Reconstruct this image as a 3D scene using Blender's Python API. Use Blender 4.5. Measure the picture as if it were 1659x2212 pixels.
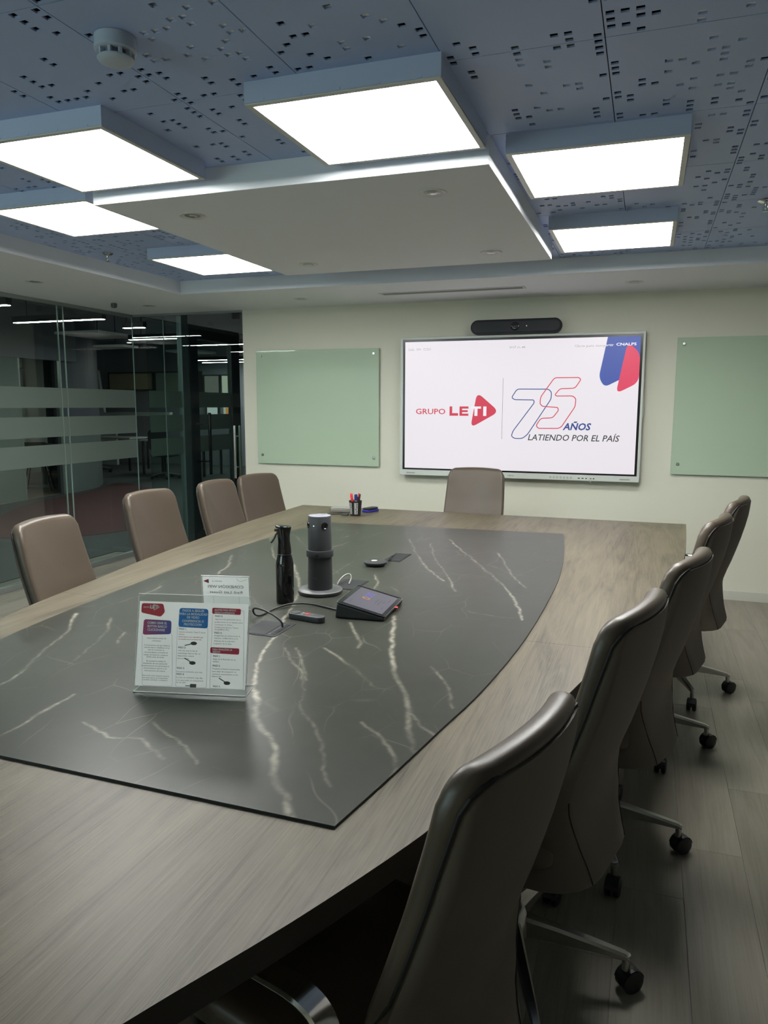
import bpy, bmesh, math, random
import numpy as np
from mathutils import Vector, Matrix

random.seed(7)
S = bpy.context.scene
for o in list(bpy.data.objects):
    bpy.data.objects.remove(o, do_unlink=True)
C = S.collection
PI = math.pi

# ------------------------------------------------------------------ camera
YAW, PITCH, ROLL, CAMH = 0.336448, 0.141251, 0.0025516, 1.46
cy, sy = math.cos(YAW), math.sin(YAW)
F = Vector((-sy*math.cos(PITCH), cy*math.cos(PITCH), -math.sin(PITCH)))
Rv = Vector((cy, sy, 0)); Uv = Rv.cross(F)
R2 = Rv*math.cos(ROLL) + Uv*math.sin(ROLL); U2 = -Rv*math.sin(ROLL) + Uv*math.cos(ROLL)
cam = bpy.data.objects.new('camera', bpy.data.cameras.new('camera'))
C.objects.link(cam)
cam.matrix_world = Matrix(((R2.x, U2.x, -F.x, 0), (R2.y, U2.y, -F.y, 0), (R2.z, U2.z, -F.z, CAMH), (0, 0, 0, 1)))
cam.data.sensor_fit = 'VERTICAL'; cam.data.sensor_height = 24
cam.data.lens = 24*1615.58/2212
cam.data.clip_start = 0.03; cam.data.clip_end = 200
S.camera = cam

# ------------------------------------------------------------------ world, exposure, light levels
W = bpy.data.worlds.new('world'); S.world = W; W.use_nodes = True
W.node_tree.nodes['Background'].inputs[0].default_value = (0.84, 0.93, 1, 1)
W.node_tree.nodes['Background'].inputs[1].default_value = 6.5
S.view_settings.view_transform = 'Standard'; S.view_settings.look = 'None'
S.view_settings.gamma = 1; S.view_settings.use_curve_mapping = False
S.view_settings.exposure = 0.0
po = bpy.data.lights.new('near_window_portal','AREA'); po.shape = 'RECTANGLE'; po.size = 2.3; po.size_y = 1.25; po.cycles.is_portal = True
pob = bpy.data.objects.new('near_window_portal', po); C.objects.link(pob); pob.location = (-3.35,-1.66,1.575); pob.rotation_euler = (PI/2,0,0)   # sky light enters by the window behind the camera
PANEL = 29.0           # radiance of the ceiling light panels
PENDANT = 24.0          # pendants in the office outside
try:
    S.cycles.use_denoising = True
    S.cycles.max_bounces = 10; S.cycles.diffuse_bounces = 5; S.cycles.glossy_bounces = 4
    S.cycles.transparent_max_bounces = 24
except Exception:
    pass

# ------------------------------------------------------------------ mesh helpers
class MB:
    """collects vertices and faces, builds ONE mesh object"""
    def __init__(s): s.v = []; s.f = []; s.m = []
    def add(s, verts, faces, mi=0):
        b = len(s.v); s.v += [tuple(p) for p in verts]
        s.f += [tuple(i+b for i in f) for f in faces]; s.m += [mi]*len(faces)
        return s
    def box(s, x0, x1, y0, y1, z0, z1, mi=0):
        return s.add([(x0,y0,z0),(x1,y0,z0),(x1,y1,z0),(x0,y1,z0),(x0,y0,z1),(x1,y0,z1),(x1,y1,z1),(x0,y1,z1)],
                     [(0,3,2,1),(4,5,6,7),(0,1,5,4),(1,2,6,5),(2,3,7,6),(3,0,4,7)], mi)
    def quad(s, a, b, c, d, mi=0): return s.add([a,b,c,d], [(0,1,2,3)], mi)
    def prism(s, pts, z0, z1, mi=0, side=None):
        n = len(pts)
        v = [(x,y,z0) for x,y in pts] + [(x,y,z1) for x,y in pts]
        s.add(v, [tuple(range(n-1,-1,-1)), tuple(range(n,2*n))], mi)
        return s.add(v, [(i,(i+1)%n,n+(i+1)%n,n+i) for i in range(n)], mi if side is None else side)
    def lathe(s, prof, n=24, c=(0,0,0), mi=0, ax='z'):
        v = []; f = []
        for r, z in prof:
            for k in range(n):
                a = 2*PI*k/n
                p = (r*math.cos(a), r*math.sin(a), z)
                if ax == 'x': p = (p[2], p[0], p[1])
                if ax == 'y': p = (p[1], p[2], p[0])
                v.append((p[0]+c[0], p[1]+c[1], p[2]+c[2]))
        for j in range(len(prof)-1):
            for k in range(n):
                f.append((j*n+k, j*n+(k+1)%n, (j+1)*n+(k+1)%n, (j+1)*n+k))
        f.append(tuple(range(n-1,-1,-1))); f.append(tuple((len(prof)-1)*n+k for k in range(n)))
        return s.add(v, f, mi)
    def tube(s, pts, r, n=8, mi=0, closed=False):
        pts = [Vector(p) for p in pts]; v = []; f = []; m = len(pts); up = None
        for i, p in enumerate(pts):
            if closed: t = pts[(i+1)%m]-pts[i-1]
            else: t = pts[min(i+1,m-1)]-pts[max(i-1,0)]
            t.normalize()
            if up is None:
                up = t.orthogonal().normalized()
            up = (up - t*up.dot(t))
            up = up.normalized() if up.length > 1e-6 else t.orthogonal().normalized()
            b = t.cross(up); rr = r[i] if isinstance(r, (list,tuple)) else r
            for k in range(n):
                a = 2*PI*k/n; v.append(p + up*math.cos(a)*rr + b*math.sin(a)*rr)
        for i in range(m if closed else m-1):
            j = (i+1)%m
            for k in range(n): f.append((i*n+k, i*n+(k+1)%n, j*n+(k+1)%n, j*n+k))
        if not closed:
            f.append(tuple(range(n-1,-1,-1))); f.append(tuple((m-1)*n+k for k in range(n)))
        return s.add(v, f, mi)
    def strip(s, pts, w, th, axis=Vector((0,1,0)), mi=0):
        """flat bar of width w along `axis`, thickness th, following pts"""
        pts = [Vector(p) for p in pts]; v = []; f = []; m = len(pts)
        for i, p in enumerate(pts):
            t = (pts[min(i+1,m-1)]-pts[max(i-1,0)]).normalized(); nrm = t.cross(axis).normalized()
            a = axis*(w/2); b = nrm*(th/2); e = axis*(w/2-th*0.45); g = nrm*(th*0.5)
            v += [p-a+b*0.1, p-e+g, p+e+g, p+a+b*0.1, p+a-b*0.1, p+e-g, p-e-g, p-a-b*0.1]
        for i in range(m-1):
            for k in range(8): f.append((i*8+k, i*8+(k+1)%8, (i+1)*8+(k+1)%8, (i+1)*8+k))
        f.append(tuple(range(7,-1,-1))); f.append(tuple((m-1)*8+k for k in range(8)))
        return s.add(v, f, mi)
    def xform(s, fn): s.v = [tuple(fn(Vector(p))) for p in s.v]; return s
    def mesh(s, name, mats, smooth=None, bevel=0, seg=2):
        me = bpy.data.meshes.new(name); me.from_pydata(s.v, [], s.f)
        if not isinstance(mats, (list,tuple)): mats = [mats]
        for m in mats: me.materials.append(m)
        if len(mats) > 1: me.polygons.foreach_set('material_index', s.m)
        bm = bmesh.new(); bm.from_mesh(me)
        if bevel:
            bmesh.ops.remove_doubles(bm, verts=bm.verts, dist=1e-6)
            es = [e for e in bm.edges if len(e.link_faces) == 2 and e.calc_face_angle(0) > 0.6]
            bmesh.ops.bevel(bm, geom=es, offset=bevel, segments=seg, profile=0.5, affect='EDGES', clamp_overlap=True)
        bmesh.ops.recalc_face_normals(bm, faces=bm.faces)
        bm.to_mesh(me); bm.free()
        if smooth is not None:
            me.polygons.foreach_set('use_smooth', [True]*len(me.polygons))
            if smooth < 3: me.set_sharp_from_angle(angle=smooth)
        me.update()
        return me
    def build(s, name, mats, parent=None, smooth=None, bevel=0, seg=2, loc=(0,0,0), rot=(0,0,0)):
        return ob(name, s.mesh(name, mats, smooth, bevel, seg), parent, loc, rot)

def ob(name, me, parent=None, loc=(0,0,0), rot=(0,0,0)):
    o = bpy.data.objects.new(name, me); C.objects.link(o)
    o.location = loc; o.rotation_euler = rot
    if parent: o.parent = parent
    return o
def thing(name, label, cat, loc=(0,0,0), rz=0, group=None):
    o = ob(name, None, None, loc, (0,0,rz)); o.empty_display_size = 0.1
    return tag(o, label, cat, group)
def tag(o, label, cat, group=None):
    o['label'] = label; o['category'] = cat
    if group: o['group'] = group
    return o
def struct(o, label=None):
    o['kind'] = 'structure'
    if label: o['label'] = label
    return o
def copy_tree(o, parent=None):
    c = o.copy(); C.objects.link(c); c.parent = parent
    for ch in o.children: copy_tree(ch, c)
    return c
def smooth_path(pts, n=6, closed=False):
    """Catmull-Rom"""
    P = [Vector(p) for p in pts]; out = []; m = len(P)
    rng = range(m) if closed else range(m-1)
    for i in rng:
        if closed: p0,p1,p2,p3 = P[i-1],P[i],P[(i+1)%m],P[(i+2)%m]
        else: p0,p1,p2,p3 = P[max(i-1,0)],P[i],P[i+1],P[min(i+2,m-1)]
        for k in range(n):
            t = k/n
            out.append(0.5*((2*p1)+(p2-p0)*t+(2*p0-5*p1+4*p2-p3)*t*t+(3*p1-p0-3*p2+p3)*t**3))
    if not closed: out.append(P[-1])
    return out
def rrect(x0, x1, y0, y1, r, n=5):
    pts = []
    for cx, cyy, a0 in ((x1-r,y1-r,0),(x0+r,y1-r,PI/2),(x0+r,y0+r,PI),(x1-r,y0+r,1.5*PI)):
        for k in range(n+1):
            a = a0+PI/2*k/n; pts.append((cx+r*math.cos(a), cyy+r*math.sin(a)))
    return pts
def slab(outline, T, r, rings=6, crown=0.0, back_crown=0.0, arc=4):
    """pillow: closed 2-D outline (a,b) with thickness T and rounded rim r -> verts (a,b,d), faces"""
    n = len(outline); P = [Vector((a,b)) for a,b in outline]
    nr = []
    for i in range(n):
        t = (P[(i+1)%n]-P[i-1]); t = Vector((t.y,-t.x)).normalized(); nr.append(t)
    cen = sum(P, Vector((0,0)))/n
    layers = []
    def ring(ins, d): layers.append([(P[i].x-nr[i].x*ins, P[i].y-nr[i].y*ins, d) for i in range(n)])
    inner = [P[i]-nr[i]*r for i in range(n)]
    def cap(d, sign, cr, rev):
        L = []
        for k in range(1, rings+1):
            s = 1-k/(rings+0.6)
            L.append([((cen+(q-cen)*s).x, (cen+(q-cen)*s).y, d+sign*cr*(1-s*s)) for q in inner])
        return L[::-1] if rev else L
    layers += cap(0, -1, back_crown, True)
    for k in range(arc+1):
        a = PI/2*k/arc; ring(r*(1-math.sin(a)), r*(1-math.cos(a)))
    for k in range(arc+1):
        a = PI/2*k/arc; ring(r*(1-math.cos(a)), T-r+r*math.sin(a))
    layers += cap(T, 1, crown, False)
    v = [p for L in layers for p in L]; f = []
    for j in range(len(layers)-1):
        for i in range(n): f.append((j*n+i, j*n+(i+1)%n, (j+1)*n+(i+1)%n, (j+1)*n+i))
    f.append(tuple(range(n-1,-1,-1))); f.append(tuple((len(layers)-1)*n+i for i in range(n)))
    return v, f

# ------------------------------------------------------------------ materials
def newmat(name):
    m = bpy.data.materials.new(name); m.use_nodes = True
    nt = m.node_tree; b = nt.nodes['Principled BSDF']
    return m, nt, b
def N(nt, t, **kw):
    n = nt.nodes.new(t)
    for k, v in kw.items():
        if k.startswith('i_'): n.inputs[int(k[2:]) if k[2:].isdigit() else k[2:].replace('_',' ')].default_value = v
        else: setattr(n, k, v)
    return n
def L(nt, a, b): nt.links.new(a, b)
def pm(name, col, rough=0.5, metal=0.0, spec=0.5, bump=None, var=None, coat=0.0):
    m, nt, b = newmat(name)
    b.inputs['Base Color'].default_value = (*col, 1); b.inputs['Roughness'].default_value = rough
    b.inputs['Metallic'].default_value = metal; b.inputs['Specular IOR Level'].default_value = spec
    b.inputs['Coat Weight'].default_value = coat
    tc = N(nt, 'ShaderNodeTexCoord')
    if var:
        nz = N(nt, 'ShaderNodeTexNoise', i_Scale=var[0], i_Detail=4.0)
        L(nt, tc.outputs['Object'], nz.inputs['Vector'])
        rp = N(nt, 'ShaderNodeMix', data_type='RGBA')
        rp.inputs[6].default_value = (*[c*(1-var[1]) for c in col], 1); rp.inputs[7].default_value = (*[min(1,c*(1+var[1])) for c in col], 1)
        L(nt, nz.outputs['Fac'], rp.inputs[0]); L(nt, rp.outputs[2], b.inputs['Base Color'])
    if bump:
        nz = N(nt, 'ShaderNodeTexNoise', i_Scale=bump[0], i_Detail=3.0)
        L(nt, tc.outputs['Object'], nz.inputs['Vector'])
        bp = N(nt, 'ShaderNodeBump', i_Strength=bump[1], i_Distance=bump[2] if len(bump) > 2 else 0.001)
        L(nt, nz.outputs['Fac'], bp.inputs['Height']); L(nt, bp.outputs['Normal'], b.inputs['Normal'])
    return m
def emit(name, col, st):
    m, nt, b = newmat(name); b.inputs['Base Color'].default_value = (0.02,0.02,0.02,1)
    b.inputs['Emission Color'].default_value = (*col, 1); b.inputs['Emission Strength'].default_value = st
    b.inputs['Roughness'].default_value = 0.35
    return m
def glassmat(name, tint=(0.85,0.92,0.89), ior=1.5, rough=0.0):
    m, nt, b = newmat(name); nt.nodes.remove(b)
    tr = N(nt, 'ShaderNodeBsdfTransparent'); tr.inputs[0].default_value = (*tint, 1)
    gl = N(nt, 'ShaderNodeBsdfGlossy'); gl.inputs['Roughness'].default_value = rough; gl.inputs['Color'].default_value = (1,1,1,1)
    fr = N(nt, 'ShaderNodeFresnel', i_IOR=ior); mx = N(nt, 'ShaderNodeMixShader')
    ge = N(nt, 'ShaderNodeNewGeometry'); sb = N(nt, 'ShaderNodeMath', operation='SUBTRACT'); sb.inputs[0].default_value = 1.0; L(nt, ge.outputs['Backfacing'], sb.inputs[1])
    mu = N(nt, 'ShaderNodeMath', operation='MULTIPLY'); L(nt, fr.outputs[0], mu.inputs[0]); L(nt, sb.outputs[0], mu.inputs[1])
    L(nt, mu.outputs[0], mx.inputs[0]); L(nt, tr.outputs[0], mx.inputs[1]); L(nt, gl.outputs[0], mx.inputs[2])
    L(nt, mx.outputs[0], nt.nodes['Material Output'].inputs[0])
    return m
def woodmat(name, light, dark, rough=0.45, sc=1.0, rnd=False, spec=0.5, bump=0.25):
    """oak-like grain running along local Y"""
    m, nt, b = newmat(name)
    tc = N(nt, 'ShaderNodeTexCoord'); mp = N(nt, 'ShaderNodeMapping'); vec = tc.outputs['Object']
    if rnd:
        oi = N(nt, 'ShaderNodeObjectInfo'); ad = N(nt, 'ShaderNodeVectorMath', operation='MULTIPLY_ADD')
        L(nt, oi.outputs['Random'], ad.inputs[0]); ad.inputs[1].default_value = (13, 37, 5); L(nt, tc.outputs['Object'], ad.inputs[2]); vec = ad.outputs[0]
    mp.inputs['Scale'].default_value = (14*sc, 1.1*sc, 6)
    L(nt, vec, mp.inputs['Vector'])
    big = N(nt, 'ShaderNodeTexNoise', i_Scale=1.0, i_Detail=6.0, i_Roughness=0.62, i_Distortion=2.2)
    L(nt, mp.outputs[0], big.inputs['Vector'])
    mp2 = N(nt, 'ShaderNodeMapping'); mp2.inputs['Scale'].default_value = (260*sc, 5.0*sc, 20); L(nt, vec, mp2.inputs['Vector'])
    fine = N(nt, 'ShaderNodeTexNoise', i_Scale=1.0, i_Detail=4.0, i_Roughness=0.65); L(nt, mp2.outputs[0], fine.inputs['Vector'])
    mp3 = N(nt, 'ShaderNodeMapping'); mp3.inputs['Scale'].default_value = (3.5*sc, 0.7*sc, 1); L(nt, vec, mp3.inputs['Vector'])
    cl = N(nt, 'ShaderNodeTexNoise', i_Scale=1.0, i_Detail=3.0); L(nt, mp3.outputs[0], cl.inputs['Vector'])
    a1 = N(nt, 'ShaderNodeMath', operation='MULTIPLY_ADD'); a1.inputs[1].default_value = 0.32; L(nt, fine.outputs['Fac'], a1.inputs[0])
    a2 = N(nt, 'ShaderNodeMath', operation='MULTIPLY'); a2.inputs[1].default_value = 0.42; L(nt, big.outputs['Fac'], a2.inputs[0]); L(nt, a2.outputs[0], a1.inputs[2])
    a3 = N(nt, 'ShaderNodeMath', operation='MULTIPLY_ADD'); a3.inputs[1].default_value = 0.26; L(nt, cl.outputs['Fac'], a3.inputs[0]); L(nt, a1.outputs[0], a3.inputs[2])
    cr = N(nt, 'ShaderNodeValToRGB'); e = cr.color_ramp.elements
    e[0].position = 0.36; e[0].color = (*dark, 1); e[1].position = 0.64; e[1].color = (*light, 1)
    mid = cr.color_ramp.elements.new(0.48); mid.color = (*[(x*0.45+y*0.55) for x,y in zip(dark,light)], 1)
    L(nt, a3.outputs[0], cr.inputs[0])
    if rnd:
        hv = N(nt, 'ShaderNodeHueSaturation'); L(nt, cr.outputs[0], hv.inputs['Color'])
        mr = N(nt, 'ShaderNodeMapRange'); mr.inputs['To Min'].default_value = 0.86; mr.inputs['To Max'].default_value = 1.12
        L(nt, oi.outputs['Random'], mr.inputs[0]); L(nt, mr.outputs[0], hv.inputs['Value']); L(nt, hv.outputs[0], b.inputs['Base Color'])
    else: L(nt, cr.outputs[0], b.inputs['Base Color'])
    b.inputs['Roughness'].default_value = rough; b.inputs['Specular IOR Level'].default_value = spec
    bp = N(nt, 'ShaderNodeBump', i_Strength=bump, i_Distance=0.0008); L(nt, fine.outputs['Fac'], bp.inputs['Height']); L(nt, bp.outputs[0], b.inputs['Normal'])
    return m

M = {}
M['wall'] = pm('wall_paint', (0.70,0.70,0.59), 0.75, bump=(90,0.15,0.0006), var=(2.0,0.02))
M['white'] = pm('ceiling_paint', (0.73,0.76,0.79), 0.8)
M['tile'] = pm('ceiling_tile_metal', (0.37,0.47,0.72), 0.5, 0.0, 0.5)
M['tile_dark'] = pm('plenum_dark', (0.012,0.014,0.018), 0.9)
M['foil'] = pm('plenum_insulation', (0.92,0.93,0.90), 0.5, 0.2, bump=(60,0.8,0.004))
M['lamp_frame'] = pm('panel_frame_aluminium', (0.48,0.56,0.72), 0.5, 0.0)
M['panel'] = emit('panel_diffuser', (1.0,1.0,0.965), PANEL)
M['chrome'] = pm('polished_aluminium', (0.72,0.72,0.70), 0.14, 1.0)
M['alu'] = pm('brushed_aluminium', (0.52,0.51,0.48), 0.28, 1.0)
M['steel'] = pm('satin_steel', (0.55,0.56,0.55), 0.3, 1.0)
M['blackp'] = pm('black_plastic', (0.012,0.013,0.014), 0.4)
M['blackgloss'] = pm('black_gloss', (0.006,0.006,0.007), 0.08, coat=0.3)
M['graphite'] = pm('graphite_plastic', (0.035,0.038,0.041), 0.42)
M['graphite_top'] = pm('graphite_top', (0.075,0.078,0.08), 0.4)
M['leather'] = pm('taupe_leather', (0.074,0.055,0.038), 0.38, bump=(420,0.25,0.0006), var=(6,0.10))
M['shell'] = pm('taupe_shell_leather', (0.105,0.086,0.068), 0.62, bump=(500,0.2,0.0004), var=(7,0.08))
M['piping'] = pm('dark_piping', (0.010,0.009,0.008), 0.6)
M['rubber'] = pm('caster_rubber', (0.010,0.011,0.012), 0.45)
M['wood'] = woodmat('table_oak', (0.158,0.134,0.090), (0.034,0.027,0.017), 0.42, 1.0, spec=0.30, bump=0.5)
M['edge'] = pm('table_edge_dark', (0.018,0.014,0.011), 0.6)
M['floor'] = woodmat('floor_oak', (0.30,0.275,0.225), (0.175,0.157,0.125), 0.34, 0.8, rnd=True, bump=0.12)
M['glass'] = glassmat('partition_glass', (0.80,0.88,0.85), 1.5)
M['acryl'] = glassmat('clear_acrylic', (0.96,0.97,0.97), 1.49)
M['acryl_highlight'] = pm('acrylic_edge_highlight', (0.75,0.78,0.78), 0.12, spec=0.8)  # highlight along the polished edges, put into a light base colour
M['film'] = pm('frosted_film', (0.135,0.175,0.155), 0.55)
M['board'] = pm('back_painted_glass', (0.46,0.58,0.44), 0.03, spec=0.5)
M['board_edge'] = pm('glass_board_edge', (0.30,0.42,0.35), 0.15)
M['tvframe'] = pm('tv_frame', (0.60,0.64,0.60), 0.4)
M['tvblack'] = pm('tv_bezel', (0.008,0.009,0.010), 0.2)
m, nt, b = newmat('paper'); nt.nodes.remove(b)
dfn = N(nt,'ShaderNodeBsdfDiffuse'); dfn.inputs[0].default_value = (0.88,0.89,0.88,1); trn = N(nt,'ShaderNodeBsdfTranslucent'); trn.inputs[0].default_value = (0.88,0.89,0.87,1)
mxp = N(nt,'ShaderNodeMixShader'); mxp.inputs[0].default_value = 0.5; L(nt,dfn.outputs[0],mxp.inputs[1]); L(nt,trn.outputs[0],mxp.inputs[2]); L(nt,mxp.outputs[0],nt.nodes['Material Output'].inputs[0])
M['paper'] = m
M['detector'] = pm('detector_plastic', (0.46,0.52,0.60), 0.45)  # white plastic greyed towards blue, haze put into the colour
M['trimwhite'] = pm('trim_white', (0.62,0.63,0.60), 0.5)
M['skirting'] = pm('baseboard_paint', (0.58,0.59,0.52), 0.5)
M['rail'] = pm('glass_rail', (0.30,0.33,0.32), 0.35, 0.6)
def flat(name, col, rough=0.6): return pm(name, col, rough)
# ================================================================== ROOM SHELL
XL, XR, YN, YB = -4.70, 1.78, -1.60, 6.12
ZS, ZT = 2.309, 2.407                     # soffit, perforated tiles
CX0, CX1, CY0, CY1 = -3.46, 1.125, 0.3545, 5.11   # coffer

# floor of planks
b = MB(); b.box(XL-0.3, XR+0.12, YN-0.12, YB, -0.06, -0.006)
floor = struct(b.build('floor', pm('floor_joint', (0.15,0.135,0.11), 0.7)), 'greyish oak plank floor of the meeting room')
PW = 0.191; cache = {}
x = 0.744 - 30*PW; col = 0
rnd = random.Random(3)
while x < XR:
    xa, xb = max(x+0.0003, XL-0.02), min(x+PW-0.0003, XR)
    if xb-xa > 0.01:
        y = YN - rnd.random()*1.2
        while y < YB:
            ya, yb = max(y+0.0003, YN), min(y+1.2903, YB)
            if yb-ya > 0.02:
                key = (round(xb-xa,3), round(yb-ya,3))
                if key not in cache:
                    m = MB(); w, l = (xb-xa)/2, (yb-ya)/2
                    m.box(-w, w, -l, l, -0.006, 0.0); cache[key] = m.mesh('plank', M['floor'], bevel=0.0005, seg=1)
                ob('plank', cache[key], floor, ((xa+xb)/2, (ya+yb)/2, 0))
            y += 1.2906
    x += PW; col += 1

b = MB(); b.box(-3.50, XR+0.12, YB, YB+0.12, 0, 2.95); struct(b.build('wall_back', M['wall']), 'pale cream painted back wall carrying the screen')
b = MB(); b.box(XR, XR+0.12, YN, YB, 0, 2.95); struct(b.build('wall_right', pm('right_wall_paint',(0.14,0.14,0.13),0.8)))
b = MB(); b.box(XL-0.02, -4.50, YN-0.12, YN, 0, 2.95); b.box(-2.20, XR+0.12, YN-0.12, YN, 0, 2.95); b.box(-4.50,-2.20,YN-0.12,YN,0,0.95); b.box(-4.50,-2.20,YN-0.12,YN,2.20,2.95); struct(b.build('wall_near', M['wall']))
win4 = struct(ob('window_4', None), 'daylight window in the wall behind the viewer')
m = MB(); m.box(-4.50,-2.20,YN-0.064,YN-0.058,0.95,2.20); m.build('pane', M['glass'], win4)
for xx in (-4.50,-3.37,-2.24):
    m = MB(); m.box(xx,xx+0.04,YN-0.08,YN-0.04,0.95,2.20); m.build('mullion', M['steel'], win4)
b = MB(); b.box(-3.50, XR, YB-0.012, YB, 0, 0.071); struct(b.build('baseboard_back', M['skirting'], bevel=0.002))
b = MB(); b.box(XR-0.012, XR, YN, YB-0.012, 0, 0.071); struct(b.build('baseboard_right', M['skirting'], bevel=0.002))

# ceiling: lowered soffit ring with a coffer
b = MB()
b.box(XL-0.02, CX0, YN, YB, ZS, 2.95); b.box(CX1, XR, YN, YB, ZS, 2.95)
b.box(CX0, CX1, CY1, YB, ZS, 2.95); b.box(CX0, CX1, YN, CY0, ZS, 2.95)
b.box(XL-0.02, XR+0.12, YN-0.12, YB+0.12, 2.95, 3.05)
ceiling = struct(b.build('ceiling', M['white']), 'lowered white ceiling border around a recessed field of perforated tiles')
b = MB(); b.box(-2.295, -0.576, 2.766, 4.61, ZS, ZT+0.02); b.build('drop_panel', M['white'], ceiling, bevel=0.002)['label'] = 'smooth white lowered panel at the middle of the ceiling'
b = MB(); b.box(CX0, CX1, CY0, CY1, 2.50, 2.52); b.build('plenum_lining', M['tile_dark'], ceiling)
for (xa, xb, ya, yb) in ((-1.36,-1.00,1.66,2.02),(0.00,0.24,2.05,2.66),(-0.86,-0.66,1.80,2.06),(-0.42,-0.20,2.20,2.62),(0.05,0.20,2.80,3.20)):
    b = MB(); b.box(xa, xb, ya, yb, ZT+0.0054, ZT+0.03); b.build('insulation_batt', M['foil'], ceiling, bevel=0.002)

HOLES={(-8, 1):'150 151 183 185',
(-8, 2):'61 62 76 83 84 94 100 106 107 114 115 118 123 128 141 144 146 149 150 151 154 156 166 168 173 174 175 178 179 180 181 189 200',
(-8, 3):'52 61 64 68 77 79 82 85 93 97 109 129 130 141 149 150 163 174 177 195',
(-7, 2):'26 30 31 32 33 43 44 65 75 79 80 81 98 100 110 113 131 148 178',
(-7, 3):'1 17 21 22',
(-6, 2):'10 11 12 27 28 32 33 45 46 59 60 77',
(-5, -1):'197 198',
(-4, -1):'29 30 42 43 44 47 61 64 81 97 108 109 116 130 149 153 154 155 163 166 173 180 187 188 198 199 203',
(-4, 0):'107 112 116 117 120 122 139 140 141 146 150 151 163 164 176 177 183 184 188 189 190 194',
(-3, -1):'4 10 11 15 16 28 29 42 43 50 60 67 73 74 81 82 90 94 107 110 112 116 117 121 123 140 141 145 146 150 156 161 163 164 176 177 183 184 190 194',
(-3, 0):'0 9 19 20 39 40 53',
(-2, -1):'11 14 27 31 41 43 46 60 64 72 76 96 97 108 116 130 144 162 166 180 198 199',
(-1, -1):'16 31 49 50 101 151 168 169 198 203',
(-1, 0):'0 19 20 62 63 64 81 83 85 86 87 91 96 110 114 121 122 131 136 143 153 160 161 183 184 185 187 188 189 193 198',
(-1, 2):'15 28 41 42 45 49 59 63 65 80 96 97 116 130 149 162 166 179 180 198 199 203',
(-1, 4):'182 183',
(0, -1):'11 14 15 32 47 50 65 117 118 168',
(0, 0):'4 5 6 10 11 15 16 28 29 42 43 50 60 67 73 75 81 82 90 95 108 111 113 116 117 118 121 123 140 141 142 145 147 150 151 156 162 164 165 177 178 183 185 194 203',
(0, 1):'122 123 130 132 137 144 154 161 162 175 176 188 189 193 194 198 199 200',
(0, 2):'16 31 50 66 135 140 144 155 158 161 163 169 173 177 184 189 190 193 203',
(0, 3):'0 85 121 122 129 131 136 143 153 160 161 174 175 187 188 192 193 197 198 199',
(0, 4):'139 143 154 157 159 161 172 175 183 187 188 191',
(1, 1):'4 5 16 31 50',
(1, 2):'0 9 13 14 15 19 20 26 27 39 40 42 48 62 63 64',
(1, 3):'0 4 15 22 29 36 40 48 58 60 64 72',
(1, 4):'8 11 13 18 25 36 38 41 43 51 52 56 57 86'}
TX, TY, TP = 0.426, 0.6035, 0.0355
X0, Y0 = -0.153, 2.165
def tile_mesh(xa, xb, ya, yb, ox, oy, cells):
    """perforated metal tile: face at ZT, 20 mm square holes with real walls; cells on a 35.5 mm grid"""
    m = MB(); g = 0.0014; z0, z1 = ZT, ZT+0.005
    holes = set()
    for cc in cells:
        i, j = cc//17, cc%17
        hx, hy = ox+(i+0.5)*TP, oy+(j+0.5)*TP
        if hx-0.013 > xa and hx+0.013 < xb and hy-0.013 > ya and hy+0.013 < yb: holes.add((i,j))
    for i in range(12):
        x0, x1 = ox+i*TP, ox+(i+1)*TP
        if i == 0: x0 = ox+g
        if i == 11: x1 = ox+TX-g
        x0, x1 = max(x0, xa), min(x1, xb)
        if x1 <= x0: continue
        js = sorted(j for (ii,j) in holes if ii == i); cur = oy+g
        top = oy+TY-g
        def strip(y0, y1):
            y0, y1 = max(y0, ya), min(y1, yb)
            if y1 > y0: m.quad((x0,y0,z0),(x0,y1,z0),(x1,y1,z0),(x1,y0,z0))
        for j in js:
            hx, hy = ox+(i+0.5)*TP, oy+(j+0.5)*TP; h = 0.0103
            strip(cur, hy-h)
            m.quad((x0,hy-h,z0),(x0,hy+h,z0),(hx-h,hy+h,z0),(hx-h,hy-h,z0)); m.quad((hx+h,hy-h,z0),(hx+h,hy+h,z0),(x1,hy+h,z0),(x1,hy-h,z0))
            q = [(hx-h,hy-h),(hx+h,hy-h),(hx+h,hy+h),(hx-h,hy+h)]
            for k in range(4):
                a, c2 = q[k], q[(k+1)%4]; m.quad((*a,z0),(*c2,z0),(*c2,z1),(*a,z1))
            cur = hy+h
        strip(cur, top)
    xa2, xb2, ya2, yb2 = max(xa,ox+g), min(xb,ox+TX-g), max(ya,oy+g), min(yb,oy+TY-g)
    q = [(xa2,ya2),(xb2,ya2),(xb2,yb2),(xa2,yb2)]
    for k in range(4):
        a, c2 = q[k], q[(k+1)%4]; m.quad((*a,z0),(*c2,z0),(*c2,z1),(*a,z1))
    return m.mesh('ceiling_tile', M['tile'])
rt = random.Random(11)
known = [sorted(map(int, v.split())) for v in HOLES.values() if len(v.split()) > 18]
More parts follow.
